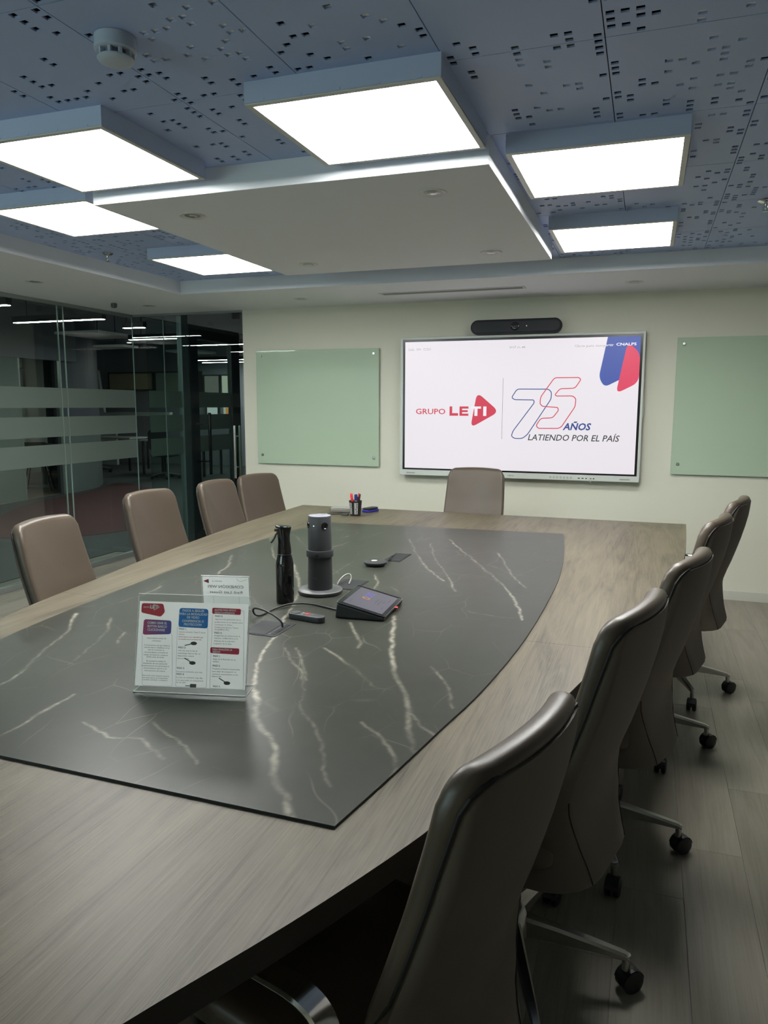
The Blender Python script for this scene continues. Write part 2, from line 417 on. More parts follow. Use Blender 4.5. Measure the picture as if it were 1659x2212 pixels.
for ti in range(-8, 3):
    for tj in range(-3, 5):
        ox, oy = X0+ti*TX, Y0+tj*TY
        xa, xb, ya, yb = max(ox, CX0), min(ox+TX, CX1), max(oy, CY0), min(oy+TY, CY1)
        if xb-xa < 0.03 or yb-ya < 0.03: continue
        if ox > -2.30 and ox+TX < -0.57 and oy > 2.76 and oy+TY < 4.62: continue      # wholly behind the drop panel
        cells = [int(q) for q in HOLES.get((ti,tj), '').split()]
        if len(cells) < 18:
            src = rt.choice(known); fl = rt.random() < 0.5
            extra = [(c2 if not fl else (11-c2//17)*17+16-c2%17) for c2 in src]
            cells = cells + rt.sample(extra, min(len(extra), 26-len(cells)))
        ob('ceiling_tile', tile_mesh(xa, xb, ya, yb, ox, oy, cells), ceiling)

# ------------------------------------------------------------------ light panels
def light_panel(x0, y0, wx, wy, label):
    t = thing('light_panel', label, 'ceiling light', (x0+wx/2, y0+wy/2, 2.342), 0, 'square light panels in the ceiling recess')
    a, c2, f = wx/2, wy/2, 0.020; h = ZT-2.342
    m = MB()
    m.box(-a, a, -c2, -c2+0.012, 0.004, h); m.box(-a, a, c2-0.012, c2, 0.004, h)
    m.box(-a, -a+0.012, -c2+0.012, c2-0.012, 0.004, h); m.box(a-0.012, a, -c2+0.012, c2-0.012, 0.004, h)
    m.box(-a+0.012, a-0.012, -c2+0.012, c2-0.012, h-0.006, h)
    m.build('housing', M['lamp_frame'], t)
    m = MB()
    for (p, q, r_, s) in ((-a,a,-c2,-c2+f),(-a,a,c2-f,c2),(-a,-a+f,-c2+f,c2-f),(a-f,a,-c2+f,c2-f)): m.box(p, q, r_, s, 0, 0.006)
    m.build('bezel', M['trimwhite'], t, bevel=0.0015)
    m = MB(); m.box(-a+f, a-f, -c2+f, c2-f, 0.0035, 0.0055); m.build('diffuser', M['panel'], t)
    m = MB()
    for k in range(5):
        for sx in (-1, 1): m.box(-a+0.06+k*(wx-0.12)/4-0.006, -a+0.06+k*(wx-0.12)/4+0.006, sx*(c2+0.0006)-0.0006, sx*(c2+0.0006)+0.0006, 0.006, 0.013)
    m.build('clip', M['lamp_frame'], t)['kind'] = 'stuff'
light_panel(-2.295, 2.10, 0.60, 0.60, 'square light panel in front of the drop panel, cut by the left picture edge')
light_panel(-1.178, 2.10, 0.604, 0.606, 'largest square light panel, in front of the white drop panel at top centre')
light_panel(-0.522, 2.785, 0.61, 0.615, 'square light panel right of the drop panel, nearer of the two on that side')
light_panel(-0.522, 4.00, 0.61, 0.615, 'square light panel right of the drop panel, farther one near the back wall')
light_panel(-2.93, 2.79, 0.575, 0.575, 'square light panel left of the drop panel, nearer of the two on that side')
light_panel(-2.94, 4.005, 0.565, 0.605, 'square light panel left of the drop panel, farther one near the glass corner')

# ------------------------------------------------------------------ downlights, detector, sprinklers, vents
def downlight(x, y, label, grp):
    t = thing('downlight', label, 'downlight', (x, y, ZS), 0, grp)
    m = MB(); m.lathe([(0.036,0.0),(0.058,-0.004),(0.060,-0.002),(0.060,0.0)], 32); m.build('trim_ring', M['trimwhite'], t, smooth=0.6)
    m = MB(); m.lathe([(0.0355,-0.0004),(0.030,-0.0020),(0.010,-0.0026)], 28); m.build('lens', pm('downlight_lens',(0.30,0.31,0.30),0.3), t, smooth=1.0)
    m = MB(); m.lathe([(0.021,-0.0021),(0.018,-0.0050),(0.006,-0.0055)], 24); m.build('lamp_core', M['steel'], t, smooth=1.0)
g1, g2 = 'downlights in the drop panel', 'downlights in the ceiling border'
downlight(-1.99, 3.055, 'unlit round downlight in the drop panel, front left of its four', g1)
downlight(-0.863, 3.046, 'unlit round downlight in the drop panel, front right of its four', g1)
downlight(-1.993, 4.294, 'unlit round downlight in the drop panel, back left of its four', g1)
downlight(-0.871, 4.291, 'unlit round downlight in the drop panel, back right of its four', g1)
downlight(-4.071, 4.27, 'unlit round downlight in the ceiling border at the far left picture edge', g2)
downlight(-4.104, 5.589, 'unlit round downlight in the ceiling border just above the glass corner', g2)
downlight(-2.687, 5.639, 'unlit round downlight in the ceiling border left of the air slot', g2)
downlight(-0.135, 5.599, 'unlit round downlight in the ceiling border right of the air slot', g2)

t = thing('smoke_detector', 'white round smoke detector on the perforated ceiling tiles, top left', 'smoke detector', (-1.357, 1.75, ZT))
m = MB(); m.lathe([(0.030,0.0),(0.052,-0.001),(0.052,-0.022),(0.0535,-0.026),(0.0535,-0.034),(0.048,-0.038),(0.034,-0.038)], 40); m.build('base', M['detector'], t, smooth=0.7)
m = MB(); m.lathe([(0.034,-0.038),(0.033,-0.052)], 32); m.build('sensor_core', pm('detector_core',(0.16,0.19,0.24),0.6), t, smooth=1.0)
for k in range(10):
    a = 2*PI*k/10; m = MB(); m.box(0.033, 0.047, -0.0035, 0.0035, -0.052, -0.038); m.xform(lambda p, a=a: Matrix.Rotation(a,3,'Z') @ p)
    m.build('vent_rib', M['detector'], t)
m = MB(); m.lathe([(0.046,-0.052),(0.047,-0.055),(0.043,-0.061),(0.030,-0.064),(0.004,-0.065)], 40); m.build('cap', M['detector'], t, smooth=0.9)

def sprinkler(x, y, label):
    t = thing('fire_sprinkler', label, 'sprinkler', (x, y, ZT), 0, 'ceiling sprinklers')
    m = MB(); m.lathe([(0.012,0.0),(0.034,-0.001),(0.036,-0.004),(0.022,-0.012),(0.012,-0.013)], 28); m.build('escutcheon', M['chrome'], t, smooth=0.8)
    m = MB(); m.lathe([(0.007,-0.012),(0.007,-0.030),(0.004,-0.034),(0.004,-0.045)], 12); m.build('stem', M['chrome'], t, smooth=0.8)
    for s in (-1,1):
        m = MB(); m.tube([(0.006*s,0,-0.026),(0.012*s,0,-0.034),(0.010*s,0,-0.044),(0.002*s,0,-0.050)], 0.0018, 6); m.build('yoke_arm', M['chrome'], t)
    m = MB(); m.lathe([(0.004,-0.049),(0.014,-0.050),(0.014,-0.0515),(0.004,-0.052)], 16); m.build('deflector', M['chrome'], t)
sprinkler(-3.267, 4.046, 'chrome fire sprinkler in the tiles above the left glass wall')
sprinkler(0.467, 4.011, 'chrome fire sprinkler in the tiles at the right picture edge')

t = thing('air_diffuser', 'long grey slot air diffuser in the ceiling border above the screen', 'air vent', (-1.435, 5.59, ZS))
m = MB()
for (p,q,r_,s) in ((-0.555,0.555,-0.055,-0.040),(-0.555,0.555,0.040,0.055),(-0.555,-0.535,-0.040,0.040),(0.535,0.555,-0.040,0.040)): m.box(p,q,r_,s,-0.004,0.0)
m.build('frame', M['trimwhite'], t, bevel=0.001)
m = MB(); m.box(-0.535,0.535,-0.040,0.040,-0.0012,0.0); m.build('backing', pm('diffuser_back',(0.13,0.135,0.13),0.7), t)
for k in range(3):
    m = MB(); yy = -0.022+k*0.022; m.box(-0.533,0.533,yy-0.005,yy+0.003,-0.0035,-0.0008); m.build('slat', pm('diffuser_slat',(0.34,0.35,0.33),0.5), t)

t = thing('ceiling_sensor', 'small dark tilted sensor on the white ceiling above the glass wall', 'sensor', (-4.295, 5.371, ZS))
m = MB(); m.lathe([(0.020,0.0),(0.020,-0.004),(0.008,-0.006)], 20); m.build('mount', M['graphite'], t, smooth=0.6)
m = MB(); m.lathe([(0.026,-0.004),(0.025,-0.030),(0.018,-0.038),(0.006,-0.040)], 20); m.build('head', M['graphite_top'], t, smooth=0.8)

# ------------------------------------------------------------------ glass walls
BANDS = ((0.955,1.130),(1.193,1.361),(1.435,1.601))
win1 = struct(ob('window_1', None), 'frameless glass wall with frosted bands left of the table')
ys = [YN, 0.5, 2.05, 3.60, 5.152, 6.115]
for k in range(len(ys)-1):
    m = MB(); m.box(XL-0.005, XL+0.005, ys[k]+0.003, ys[k+1]-0.003, 0.045, ZS-0.03)
    p = m.build('pane', M['glass'], win1)
    for z0, z1 in BANDS:
        m = MB(); m.box(XL+0.0055, XL+0.0062, ys[k]+0.003, ys[k+1]-0.003, z0, z1); m.build('frosted_band', M['film'], p)
    if k:
        m = MB(); m.box(XL-0.006, XL+0.006, ys[k]-0.0026, ys[k]+0.0026, 0.045, ZS-0.03); m.build('glass_joint_line', pm('glass_joint_line',(0.30,0.38,0.35),0.1), win1)
        m = MB(); m.box(XL-0.006, XL+0.0066, ys[k]+0.066, ys[k]+0.069, 0.045, ZS-0.03); m.build('glass_joint_line', pm('glass_joint_line',(0.30,0.38,0.35),0.1), win1)  # second strip draws the joint's double reflection as a solid line
m = MB(); m.box(XL-0.025, XL+0.025, YN, 6.14, 0, 0.045); m.build('bottom_rail', M['rail'], win1, bevel=0.002)
m = MB(); m.box(XL-0.02, XL+0.02, YN, 6.14, ZS-0.03, ZS); m.build('top_rail', M['rail'], win1, bevel=0.002)
win2 = struct(ob('window_2', None), 'narrow clear glass pane at the corner beside the glass door')
m = MB(); m.box(XL+0.008, -4.352, YB-0.005, YB+0.005, 0.045, ZS-0.02); m.build('pane', M['glass'], win2)
m = MB(); m.box(XL+0.025, -3.50, YB-0.018, YB+0.018, ZS-0.02, ZS); m.build('top_rail', M['rail'], win2, bevel=0.002)
m = MB(); m.box(XL+0.002, XL+0.007, YB-0.006, YB+0.006, 0.045, ZS-0.03); m.build('glass_joint_line', pm('glass_joint_line2',(0.34,0.42,0.39),0.1), win2)
m = MB(); m.box(XL+0.025, -4.352, YB-0.018, YB+0.018, 0, 0.045); m.build('bottom_rail', M['rail'], win2, bevel=0.002)
d1 = struct(ob('door_1', None), 'clear frameless glass door with steel pull bars beside the back wall')
m = MB(); m.box(-4.345, -3.512, YB-0.005, YB+0.005, 0.012, ZS-0.025); m.build('glass_leaf', M['glass'], d1)
m = MB(); m.box(-4.3492, -4.3452, YB-0.0065, YB+0.0065, 0.012, ZS-0.025); m.build('leaf_edge', pm('leaf_edge',(0.16,0.22,0.23),0.1), d1)
m = MB(); m.box(-3.60, -3.535, YB-0.016, YB+0.016, ZS-0.075, ZS-0.022); m.build('pivot_clip', M['blackp'], d1, bevel=0.004)
for s in (-1, 1):
    m = MB(); m.tube([(-3.585, YB+s*0.045, 0.79),(-3.585, YB+s*0.045, 1.275)], 0.0125, 16); h = m.build('pull_bar', M['chrome'], d1, smooth=0.7)
    for zz in (0.89, 1.175):
        m = MB(); m.tube([(-3.585, YB+s*0.006, zz),(-3.585, YB+s*0.045, zz)], 0.007, 10); m.build('standoff', M['chrome'], h, smooth=0.7)

# glass passage beyond the door
XV = -4.60
win3 = struct(ob('window_3', None), 'second banded glass pane of the passage outside the glass door')
m = MB(); m.box(XV-0.005, XV+0.005, 6.20, 6.74, 0.045, 2.30); p = m.build('pane', M['glass'], win3)
for z0, z1 in BANDS:
    m = MB(); m.box(XV+0.0055, XV+0.0062, 6.20, 6.74, z0, z1); m.build('frosted_band', M['film'], p)
m = MB(); m.box(XV-0.03, XV+0.03, 6.74, 6.86, 0, 2.45); m.build('post', pm('passage_post',(0.16,0.19,0.20),0.35,0.4), win3, bevel=0.004)
m = MB(); m.box(XV-0.02, XV+0.02, 6.15, 6.74, 0, 0.045); m.build('bottom_rail', M['rail'], win3)
d2 = struct(ob('door_2', None), 'dark framed glass door of the passage with long dark pull bar')
dk = pm('dark_door_frame', (0.018,0.022,0.028), 0.4)
for (ya,yb,za,zb) in ((6.87,7.03,0,2.30),(7.72,7.90,0,2.30),(7.03,7.72,2.16,2.30),(7.03,7.72,0,0.10)):
    m = MB(); m.box(XV-0.03, XV+0.03, ya, yb, za, zb); m.build('door_frame', dk, d2, bevel=0.003)
m = MB(); m.box(XV-0.004, XV+0.004, 7.03, 7.72, 0.10, 2.16); p = m.build('glass_leaf', M['glass'], d2)
for z0, z1 in BANDS:
    m = MB(); m.box(XV+0.0045, XV+0.0052, 7.03, 7.72, z0, z1); m.build('frosted_band', M['film'], p)
m = MB(); m.tube([(XV+0.17, 7.0, 0.72),(XV+0.17, 7.0, 1.38)], 0.017, 16); h = m.build('pull_bar', M['blackgloss'], d2, smooth=0.7)
for zz in (0.86, 1.26):
    m = MB(); m.tube([(XV+0.03, 6.95, zz),(XV+0.17, 7.0, zz)], 0.008, 8); m.build('standoff', M['blackgloss'], h, smooth=0.7)
# ================================================================== PRINT AND TEXT
def text_geo(s, size=1.0, bold=0.0, shear=0.0, spacing=1.0):
    cu = bpy.data.curves.new('t', 'FONT'); cu.body = s; cu.size = size; cu.offset = bold; cu.shear = shear
    cu.space_character = spacing; cu.resolution_u = 2; cu.fill_mode = 'FRONT'
    o = bpy.data.objects.new('t', cu); C.objects.link(o)
    dg = bpy.context.evaluated_depsgraph_get(); me = bpy.data.meshes.new_from_object(o.evaluated_get(dg))
    v = [tuple(p.co) for p in me.vertices]; f = [tuple(p.vertices) for p in me.polygons]
    bpy.data.objects.remove(o); bpy.data.curves.remove(cu); bpy.data.meshes.remove(me)
    return v, f
def put_text(mb, s, x, y, w=None, h=None, align='L', z=0.0, bold=0.0, shear=0.0, size=None):
    """text into mb (local xy plane); w = target width, h = cap height"""
    v, f = text_geo(s, 1.0, bold, shear)
    if not v: return
    xs = [p[0] for p in v]; cap = 0.70
    x0, x1 = min(xs), max(xs)
    sy_ = h/cap if h else None; sx_ = w/(x1-x0) if w else None
    if sx_ is None: sx_ = sy_
    if sy_ is None: sy_ = sx_
    ww = (x1-x0)*sx_
    ox = x if align == 'L' else (x-ww/2 if align == 'C' else x-ww)
    mb.add([((p[0]-x0)*sx_+ox, p[1]*sy_+y, z) for p in v], f)
def ribbon(mb, pts, w, closed=True, z=0.0):
    P = [Vector(p) for p in pts]; n = len(P); v = []
    for i in range(n):
        a = P[i]-P[i-1] if (closed or i) else P[1]-P[0]
        c2 = P[(i+1)%n]-P[i] if (closed or i < n-1) else P[i]-P[i-1]
        t = (a.normalized()+c2.normalized()).normalized(); nn = Vector((-t.y,t.x))
        k = min(1.6, 1/max(0.3, nn.dot(Vector((-c2.y,c2.x)).normalized())))
        v += [(P[i].x+nn.x*w/2*k, P[i].y+nn.y*w/2*k, z), (P[i].x-nn.x*w/2*k, P[i].y-nn.y*w/2*k, z)]
    mb.add(v, [(2*i,2*i+1,2*((i+1)%n)+1,2*((i+1)%n)) for i in range(n if closed else n-1)])
def fillet(pts, r, n=4):
    P = [Vector(p) for p in pts]; out = []; m = len(P)
    for i in range(m):
        a, p, c2 = P[i-1], P[i], P[(i+1)%m]
        u = (a-p); w = (c2-p); d = min(r, u.length*0.45, w.length*0.45)
        p0, p1 = p+u.normalized()*d, p+w.normalized()*d
        for k in range(n+1):
            t = k/n; out.append(tuple((1-t)**2*p0+2*t*(1-t)*p+t*t*p1))
    return out
def poly(mb, pts, z=0.0): mb.add([(x,y,z) for x,y in pts], [tuple(range(len(pts)))])

# ================================================================== SCREEN ON THE BACK WALL
tv = thing('wall_display', 'large wall-mounted touch display showing a red and blue anniversary logo', 'display', (-1.004, 6.03, 1.4485))
hw, hh = 0.962, 0.5685
m = MB()
for (xa,xb,za,zb) in ((-hw,hw,0.5505,hh),(-hw,hw,-hh,-0.5215),(-hw,-0.940,-0.5215,0.5505),(0.944,hw,-0.5215,0.5505)): m.box(xa,xb,0,0.055,za,zb)
m.build('frame', M['tvframe'], tv, bevel=0.003)
m = MB(); m.box(-0.940,0.944,0.004,0.05,-0.5215,0.5505); m.build('bezel', M['tvblack'], tv)
m = MB(); m.box(-0.70,0.70,0.05,0.085,-0.42,0.35); m.build('rear_housing', M['blackp'], tv, bevel=0.006)
SX0, SZ1, SW, SH = -0.922, 0.5315, 1.848, 1.039
SC = lambda s, t: (SX0+SW*s, SZ1-SH*t)
def scr(name, col, st=1.0): return emit('screen_'+name, col, st)
m = MB(); m.box(SX0, SX0+SW, 0.002, 0.0045, SZ1-SH, SZ1)
scrn = m.build('screen', scr('white', (0.80,0.755,0.80)), tv)
def on_screen(mb, name, mat, lift):
    mb.v = [(p[0], 0.002-lift, p[1]) for p in mb.v]
    return mb.build(name, mat, scrn)
red, navy, ink = scr('red',(0.60,0.012,0.055)), scr('navy',(0.012,0.045,0.24)), scr('ink',(0.03,0.03,0.035))
whitee, shade = scr('text_white',(0.92,0.90,0.92)), scr('text_shadow',(0.30,0.28,0.32))
m = MB(); poly(m, [SC(*p) for p in [(0.8715,0.0),(1.0,0.0),(1.0,0.24)]] + fillet([SC(*p) for p in [(1.0,0.24),(0.866,0.362),(0.842,0.290),(0.8715,0.0)]], 0.05)[5:15]); on_screen(m, 'blue_shape', scr('blue',(0.030,0.070,0.36)), 0.0004)
m = MB(); poly(m, fillet([SC(*p) for p in [(0.950,0.040),(1.0,0.1156),(1.0,0.330),(0.912,0.41)]], 0.055, 6)); on_screen(m, 'red_shape', scr('red2',(0.70,0.03,0.10)), 0.0008)
for tx, s_, t_, w_, h_, bd in (('Sala VP- CGS',0.0111,0.0635,0.107,0.0165,0.0),('9:17 A. M.',0.4654,0.0625,0.071,0.0165,0.0),('Clave para compartir',0.7384,0.0645,0.157,0.0165,0.0),('CNALPS',0.9058,0.0635,0.0786,0.0195,0.02)):
    if not bd:
        m = MB(); put_text(m, tx, *SC(s_+0.0014,t_+0.0022), w=SW*w_, h=h_, bold=0.02); on_screen(m, 'text_shadow', shade, 0.0010)
    m = MB(); put_text(m, tx, *SC(s_,t_), w=SW*w_, h=h_, bold=bd); on_screen(m, 'status_text', whitee, 0.0014)
m = MB(); put_text(m, 'GRUPO', *SC(0.0522,0.566), w=SW*0.137, h=0.044, bold=0.012); on_screen(m, 'logo_word', red, 0.0010)
m = MB()
# heavy letters L, E and the right-pointing triangle with T, I cut in white
X = lambda s: SX0+SW*s; Zt = lambda t: SZ1-SH*t
def bar(mb, s0, s1, t0, t1): poly(mb, [(X(s0),Zt(t1)),(X(s1),Zt(t1)),(X(s1),Zt(t0)),(X(s0),Zt(t0))])
bar(m,0.2083,0.2205,0.505,0.578); bar(m,0.2205,0.2475,0.5575,0.578)
bar(m,0.2535,0.2655,0.505,0.578); bar(m,0.2655,0.294,0.505,0.522); bar(m,0.2655,0.291,0.534,0.549); bar(m,0.2655,0.294,0.561,0.578)
poly(m, fillet([SC(0.331,0.395),SC(0.430,0.5444),SC(0.304,0.672)], 0.06, 8)); on_screen(m, 'logo_mark', red, 0.0010)
m = MB(); bar(m,0.3045,0.3500,0.505,0.522); bar(m,0.3210,0.3345,0.522,0.578); bar(m,0.3600,0.3740,0.505,0.578); on_screen(m, 'logo_letters', scr('logo_white',(0.86,0.82,0.86)), 0.0014)
m = MB(); bar(m,0.4438,0.4450,0.288,0.755); on_screen(m, 'divider', ink, 0.0010)
seven = [(0.5053,0.3728),(0.6386,0.3745),(0.6514,0.3961),(0.6507,0.4471),(0.5547,0.7184),(0.5327,0.7486),(0.5011,0.7494),(0.4858,0.7321),(0.492,0.6932),(0.5805,0.4755),(0.5781,0.4548),(0.4951,0.4522),(0.483,0.4365)]
five = [(0.662,0.2899),(0.7625,0.2897),(0.7703,0.3049),(0.748,0.3677),(0.6857,0.3714),(0.6661,0.4167),(0.6729,0.4253),(0.7384,0.4246),(0.7528,0.4433),(0.7516,0.5022),(0.6975,0.6554),(0.6836,0.6676),(0.6003,0.6688),(0.5911,0.6481),(0.6101,0.5926),(0.6598,0.5889),(0.6831,0.5325),(0.6797,0.5103),(0.6158,0.5032),(0.6048,0.4843),(0.6065,0.4329)]
m = MB(); ribbon(m, fillet([SC(*p) for p in seven], 0.02, 4), 0.0068); on_screen(m, 'outlined_seven', navy, 0.0010)
m = MB(); ribbon(m, fillet([SC(*p) for p in five], 0.02, 4), 0.0068); on_screen(m, 'outlined_five', red, 0.0016)
m = MB(); put_text(m, 'AÑOS', *SC(0.7028,0.6776), w=SW*0.1167, h=0.052, bold=0.028, shear=0.22); on_screen(m, 'slogan_word', navy, 0.0016)
m = MB(); put_text(m, 'LATIENDO POR EL PAÍS', *SC(0.5576,0.760), w=SW*0.378, h=0.0475, bold=0.010, shear=0.22); on_screen(m, 'slogan_line', ink, 0.0010)
# lower rail: maker's name, buttons and ports
m = MB(); put_text(m, 'SAMSUNG', -0.047, -0.5490, w=0.052, h=0.0072, bold=0.02); m.v = [(p[0],-0.0006,p[1]) for p in m.v]; m.build('maker_name', pm('tv_print',(0.12,0.13,0.13),0.5), tv)
for k in range(7):
    m = MB(); m.lathe([(0.0095,-0.0008),(0.0095,0.0),(0.004,0.0002)], 16, (0.295+k*0.0265, 0, -0.5475), ax='y'); m.build('button', pm('tv_button',(0.42,0.46,0.43),0.4), tv)
for k, w in enumerate((0.016,0.016,0.013,0.018,0.012)):
    m = MB(); m.box(0.507+k*0.0285, 0.507+k*0.0285+w, -0.0008, 0.002, -0.5525, -0.5455); m.build('port', M['blackp'], tv)
m = MB(); m.tube(smooth_path([(0.598,-0.001,-0.549),(0.598,-0.018,-0.553),(0.600,-0.020,-0.566),(0.606,-0.010,-0.575)], 4), 0.004, 8); m.build('dongle', M['trimwhite'], tv, smooth=1.0)
for xa in (-0.905, 0.82):
    m = MB(); m.box(xa, xa+0.075, -0.0006, 0.002, -0.5535, -0.5435); m.build('speaker_grille', pm('tv_grille',(0.33,0.36,0.34),0.6), tv)
m = MB(); m.box(hw, hw+0.008, 0.015, 0.045, -0.07, 0.065); m.build('pen_tray', M['tvframe'], tv, bevel=0.002)

t = thing('video_bar', 'long black rounded video conference bar above the wall display', 'camera', (-1.015, 6.05, 2.078))
v, f = slab(rrect(-0.357,0.357,-0.057,0.057,0.056,8), 0.075, 0.018, 4); m = MB(); m.add([(a,-d+0.02,b2) for a,b2,d in v], f); m.build('body', pm('bar_black',(0.012,0.014,0.020),0.55), t, smooth=1.0)
m = MB(); m.lathe([(0.033,-0.0555),(0.031,-0.0575),(0.020,-0.0580),(0.004,-0.0585)], 32, (0,0,0), ax='y'); m.build('lens_ring', pm('bar_lens',(0.006,0.007,0.010),0.2), t, smooth=0.8)
m = MB(); m.lathe([(0.012,-0.0584),(0.010,-0.060),(0.003,-0.0605)], 20, ax='y'); m.build('lens', M['blackgloss'], t, smooth=0.8)
m = MB(); m.box(0.086,0.092,-0.0565,-0.055,-0.003,0.003); m.build('status_light', emit('led',(1,1,1),1.2), t)
m = MB(); m.box(-0.12,0.12,0.018,0.068,-0.03,0.02); m.build('bracket', M['blackp'], t)

def glass_board(xa, xb, za, zb, label):
    t = thing('glass_board', label, 'glass board', ((xa+xb)/2, YB-0.028, (za+zb)/2), 0, 'glass writing boards on the back wall')
    w, h = (xb-xa)/2, (zb-za)/2
    m = MB(); m.box(-w,w,0.0005,0.006,-h,h); m.build('panel', M['board'], t, bevel=0.0012)
    m = MB(); 
    for (p,q,r_,s) in ((-w-0.0008,w+0.0008,-h-0.0008,-h+0.001),(-w-0.0008,w+0.0008,h-0.001,h+0.0008),(-w-0.0008,-w+0.001,-h+0.001,h-0.001),(w-0.001,w+0.0008,-h+0.001,h-0.001)): m.box(p,q,0.0,0.0066,r_,s)
    m.build('polished_edge', M['board_edge'], t)
    for sx in (-1,1):
        for sz in (-1,1):
            cx, cz = sx*(w-0.047), sz*(h-0.044 if sz > 0 else h-0.078)
            m = MB(); m.lathe([(0.011,0.0275),(0.011,0.006)], 20, (cx,0,cz), ax='y'); m.lathe([(0.0125,0.0),(0.0125,-0.006),(0.0105,-0.009),(0.003,-0.0095)], 24, (cx,0,cz), ax='y')
            m.build('standoff', M['steel'], t, smooth=0.7)
glass_board(-3.352, -2.180, 0.937, 1.942, 'pale green glass writing board left of the wall display')
glass_board(0.182, 1.354, 0.949, 1.964, 'pale green glass writing board right of the wall display, cut by the picture edge')

# ================================================================== TABLE
RE = [(0.25,-0.715),(0.45,-0.63),(0.64,-0.548),(0.868,-0.437),(1.098,-0.340),(1.235,-0.300),(1.75,-0.180),(2.3,-0.055),(2.8,0.052),(3.304,0.146),(3.687,0.188),(4.13,0.219),(4.55,0.240),(4.922,0.254)]
LE = [(0.25,-1.455),(0.45,-1.54),(0.64,-1.622),(0.868,-1.725),(1.098,-1.815),(1.4,-1.91),(1.75,-2.01),(2.12,-2.090),(2.495,-2.142),(2.837,-2.200),(3.557,-2.283),(4.075,-2.328),(4.508,-2.342),(4.925,-2.349)]
rE = [(p.y,p.x) for p in smooth_path([(y,x,0) for y,x in RE], 4)]; lE = [(p.y,p.x) for p in smooth_path([(y,x,0) for y,x in LE], 4)]
def lerp(tab, y):
    for (x0,y0),(x1,y1) in zip(tab, tab[1:]):
        if y <= y1: return x0+(x1-x0)*(y-y0)/(y1-y0)
    return tab[-1][0]
table = thing('conference_table', 'large boat-shaped conference table with grey oak top and dark marble inlay', 'table', (0,0,0))
YJ = 2.258
def top_panel(ya, yb):
    R_ = [(lerp(rE,ya),ya)]+[p for p in rE if ya+0.005 < p[1] < yb-0.005]+[(lerp(rE,yb),yb)]
    L_ = [(lerp(lE,ya),ya)]+[p for p in lE if ya+0.005 < p[1] < yb-0.005]+[(lerp(lE,yb),yb)]
    m = MB(); m.prism(R_+L_[::-1], 0.695, 0.740, 0, 1); m.build('top_panel', [M['wood'], M['edge']], table)
top_panel(0.25, YJ-0.0004); top_panel(YJ+0.0004, 4.922)
for y0, hwid in ((1.15,0.28),(3.15,0.50)):
    m = MB(); m.box(-1.08-hwid, -1.08+hwid, y0, y0+0.9, 0.03, 0.695); m.build('pedestal', pm('pedestal_dark',(0.02,0.018,0.016),0.5), table, bevel=0.006)
    m = MB(); m.box(-1.08-hwid-0.05, -1.08+hwid+0.05, y0-0.05, y0+0.95, 0.0, 0.03); m.build('plinth', M['blackp'], table, bevel=0.004)
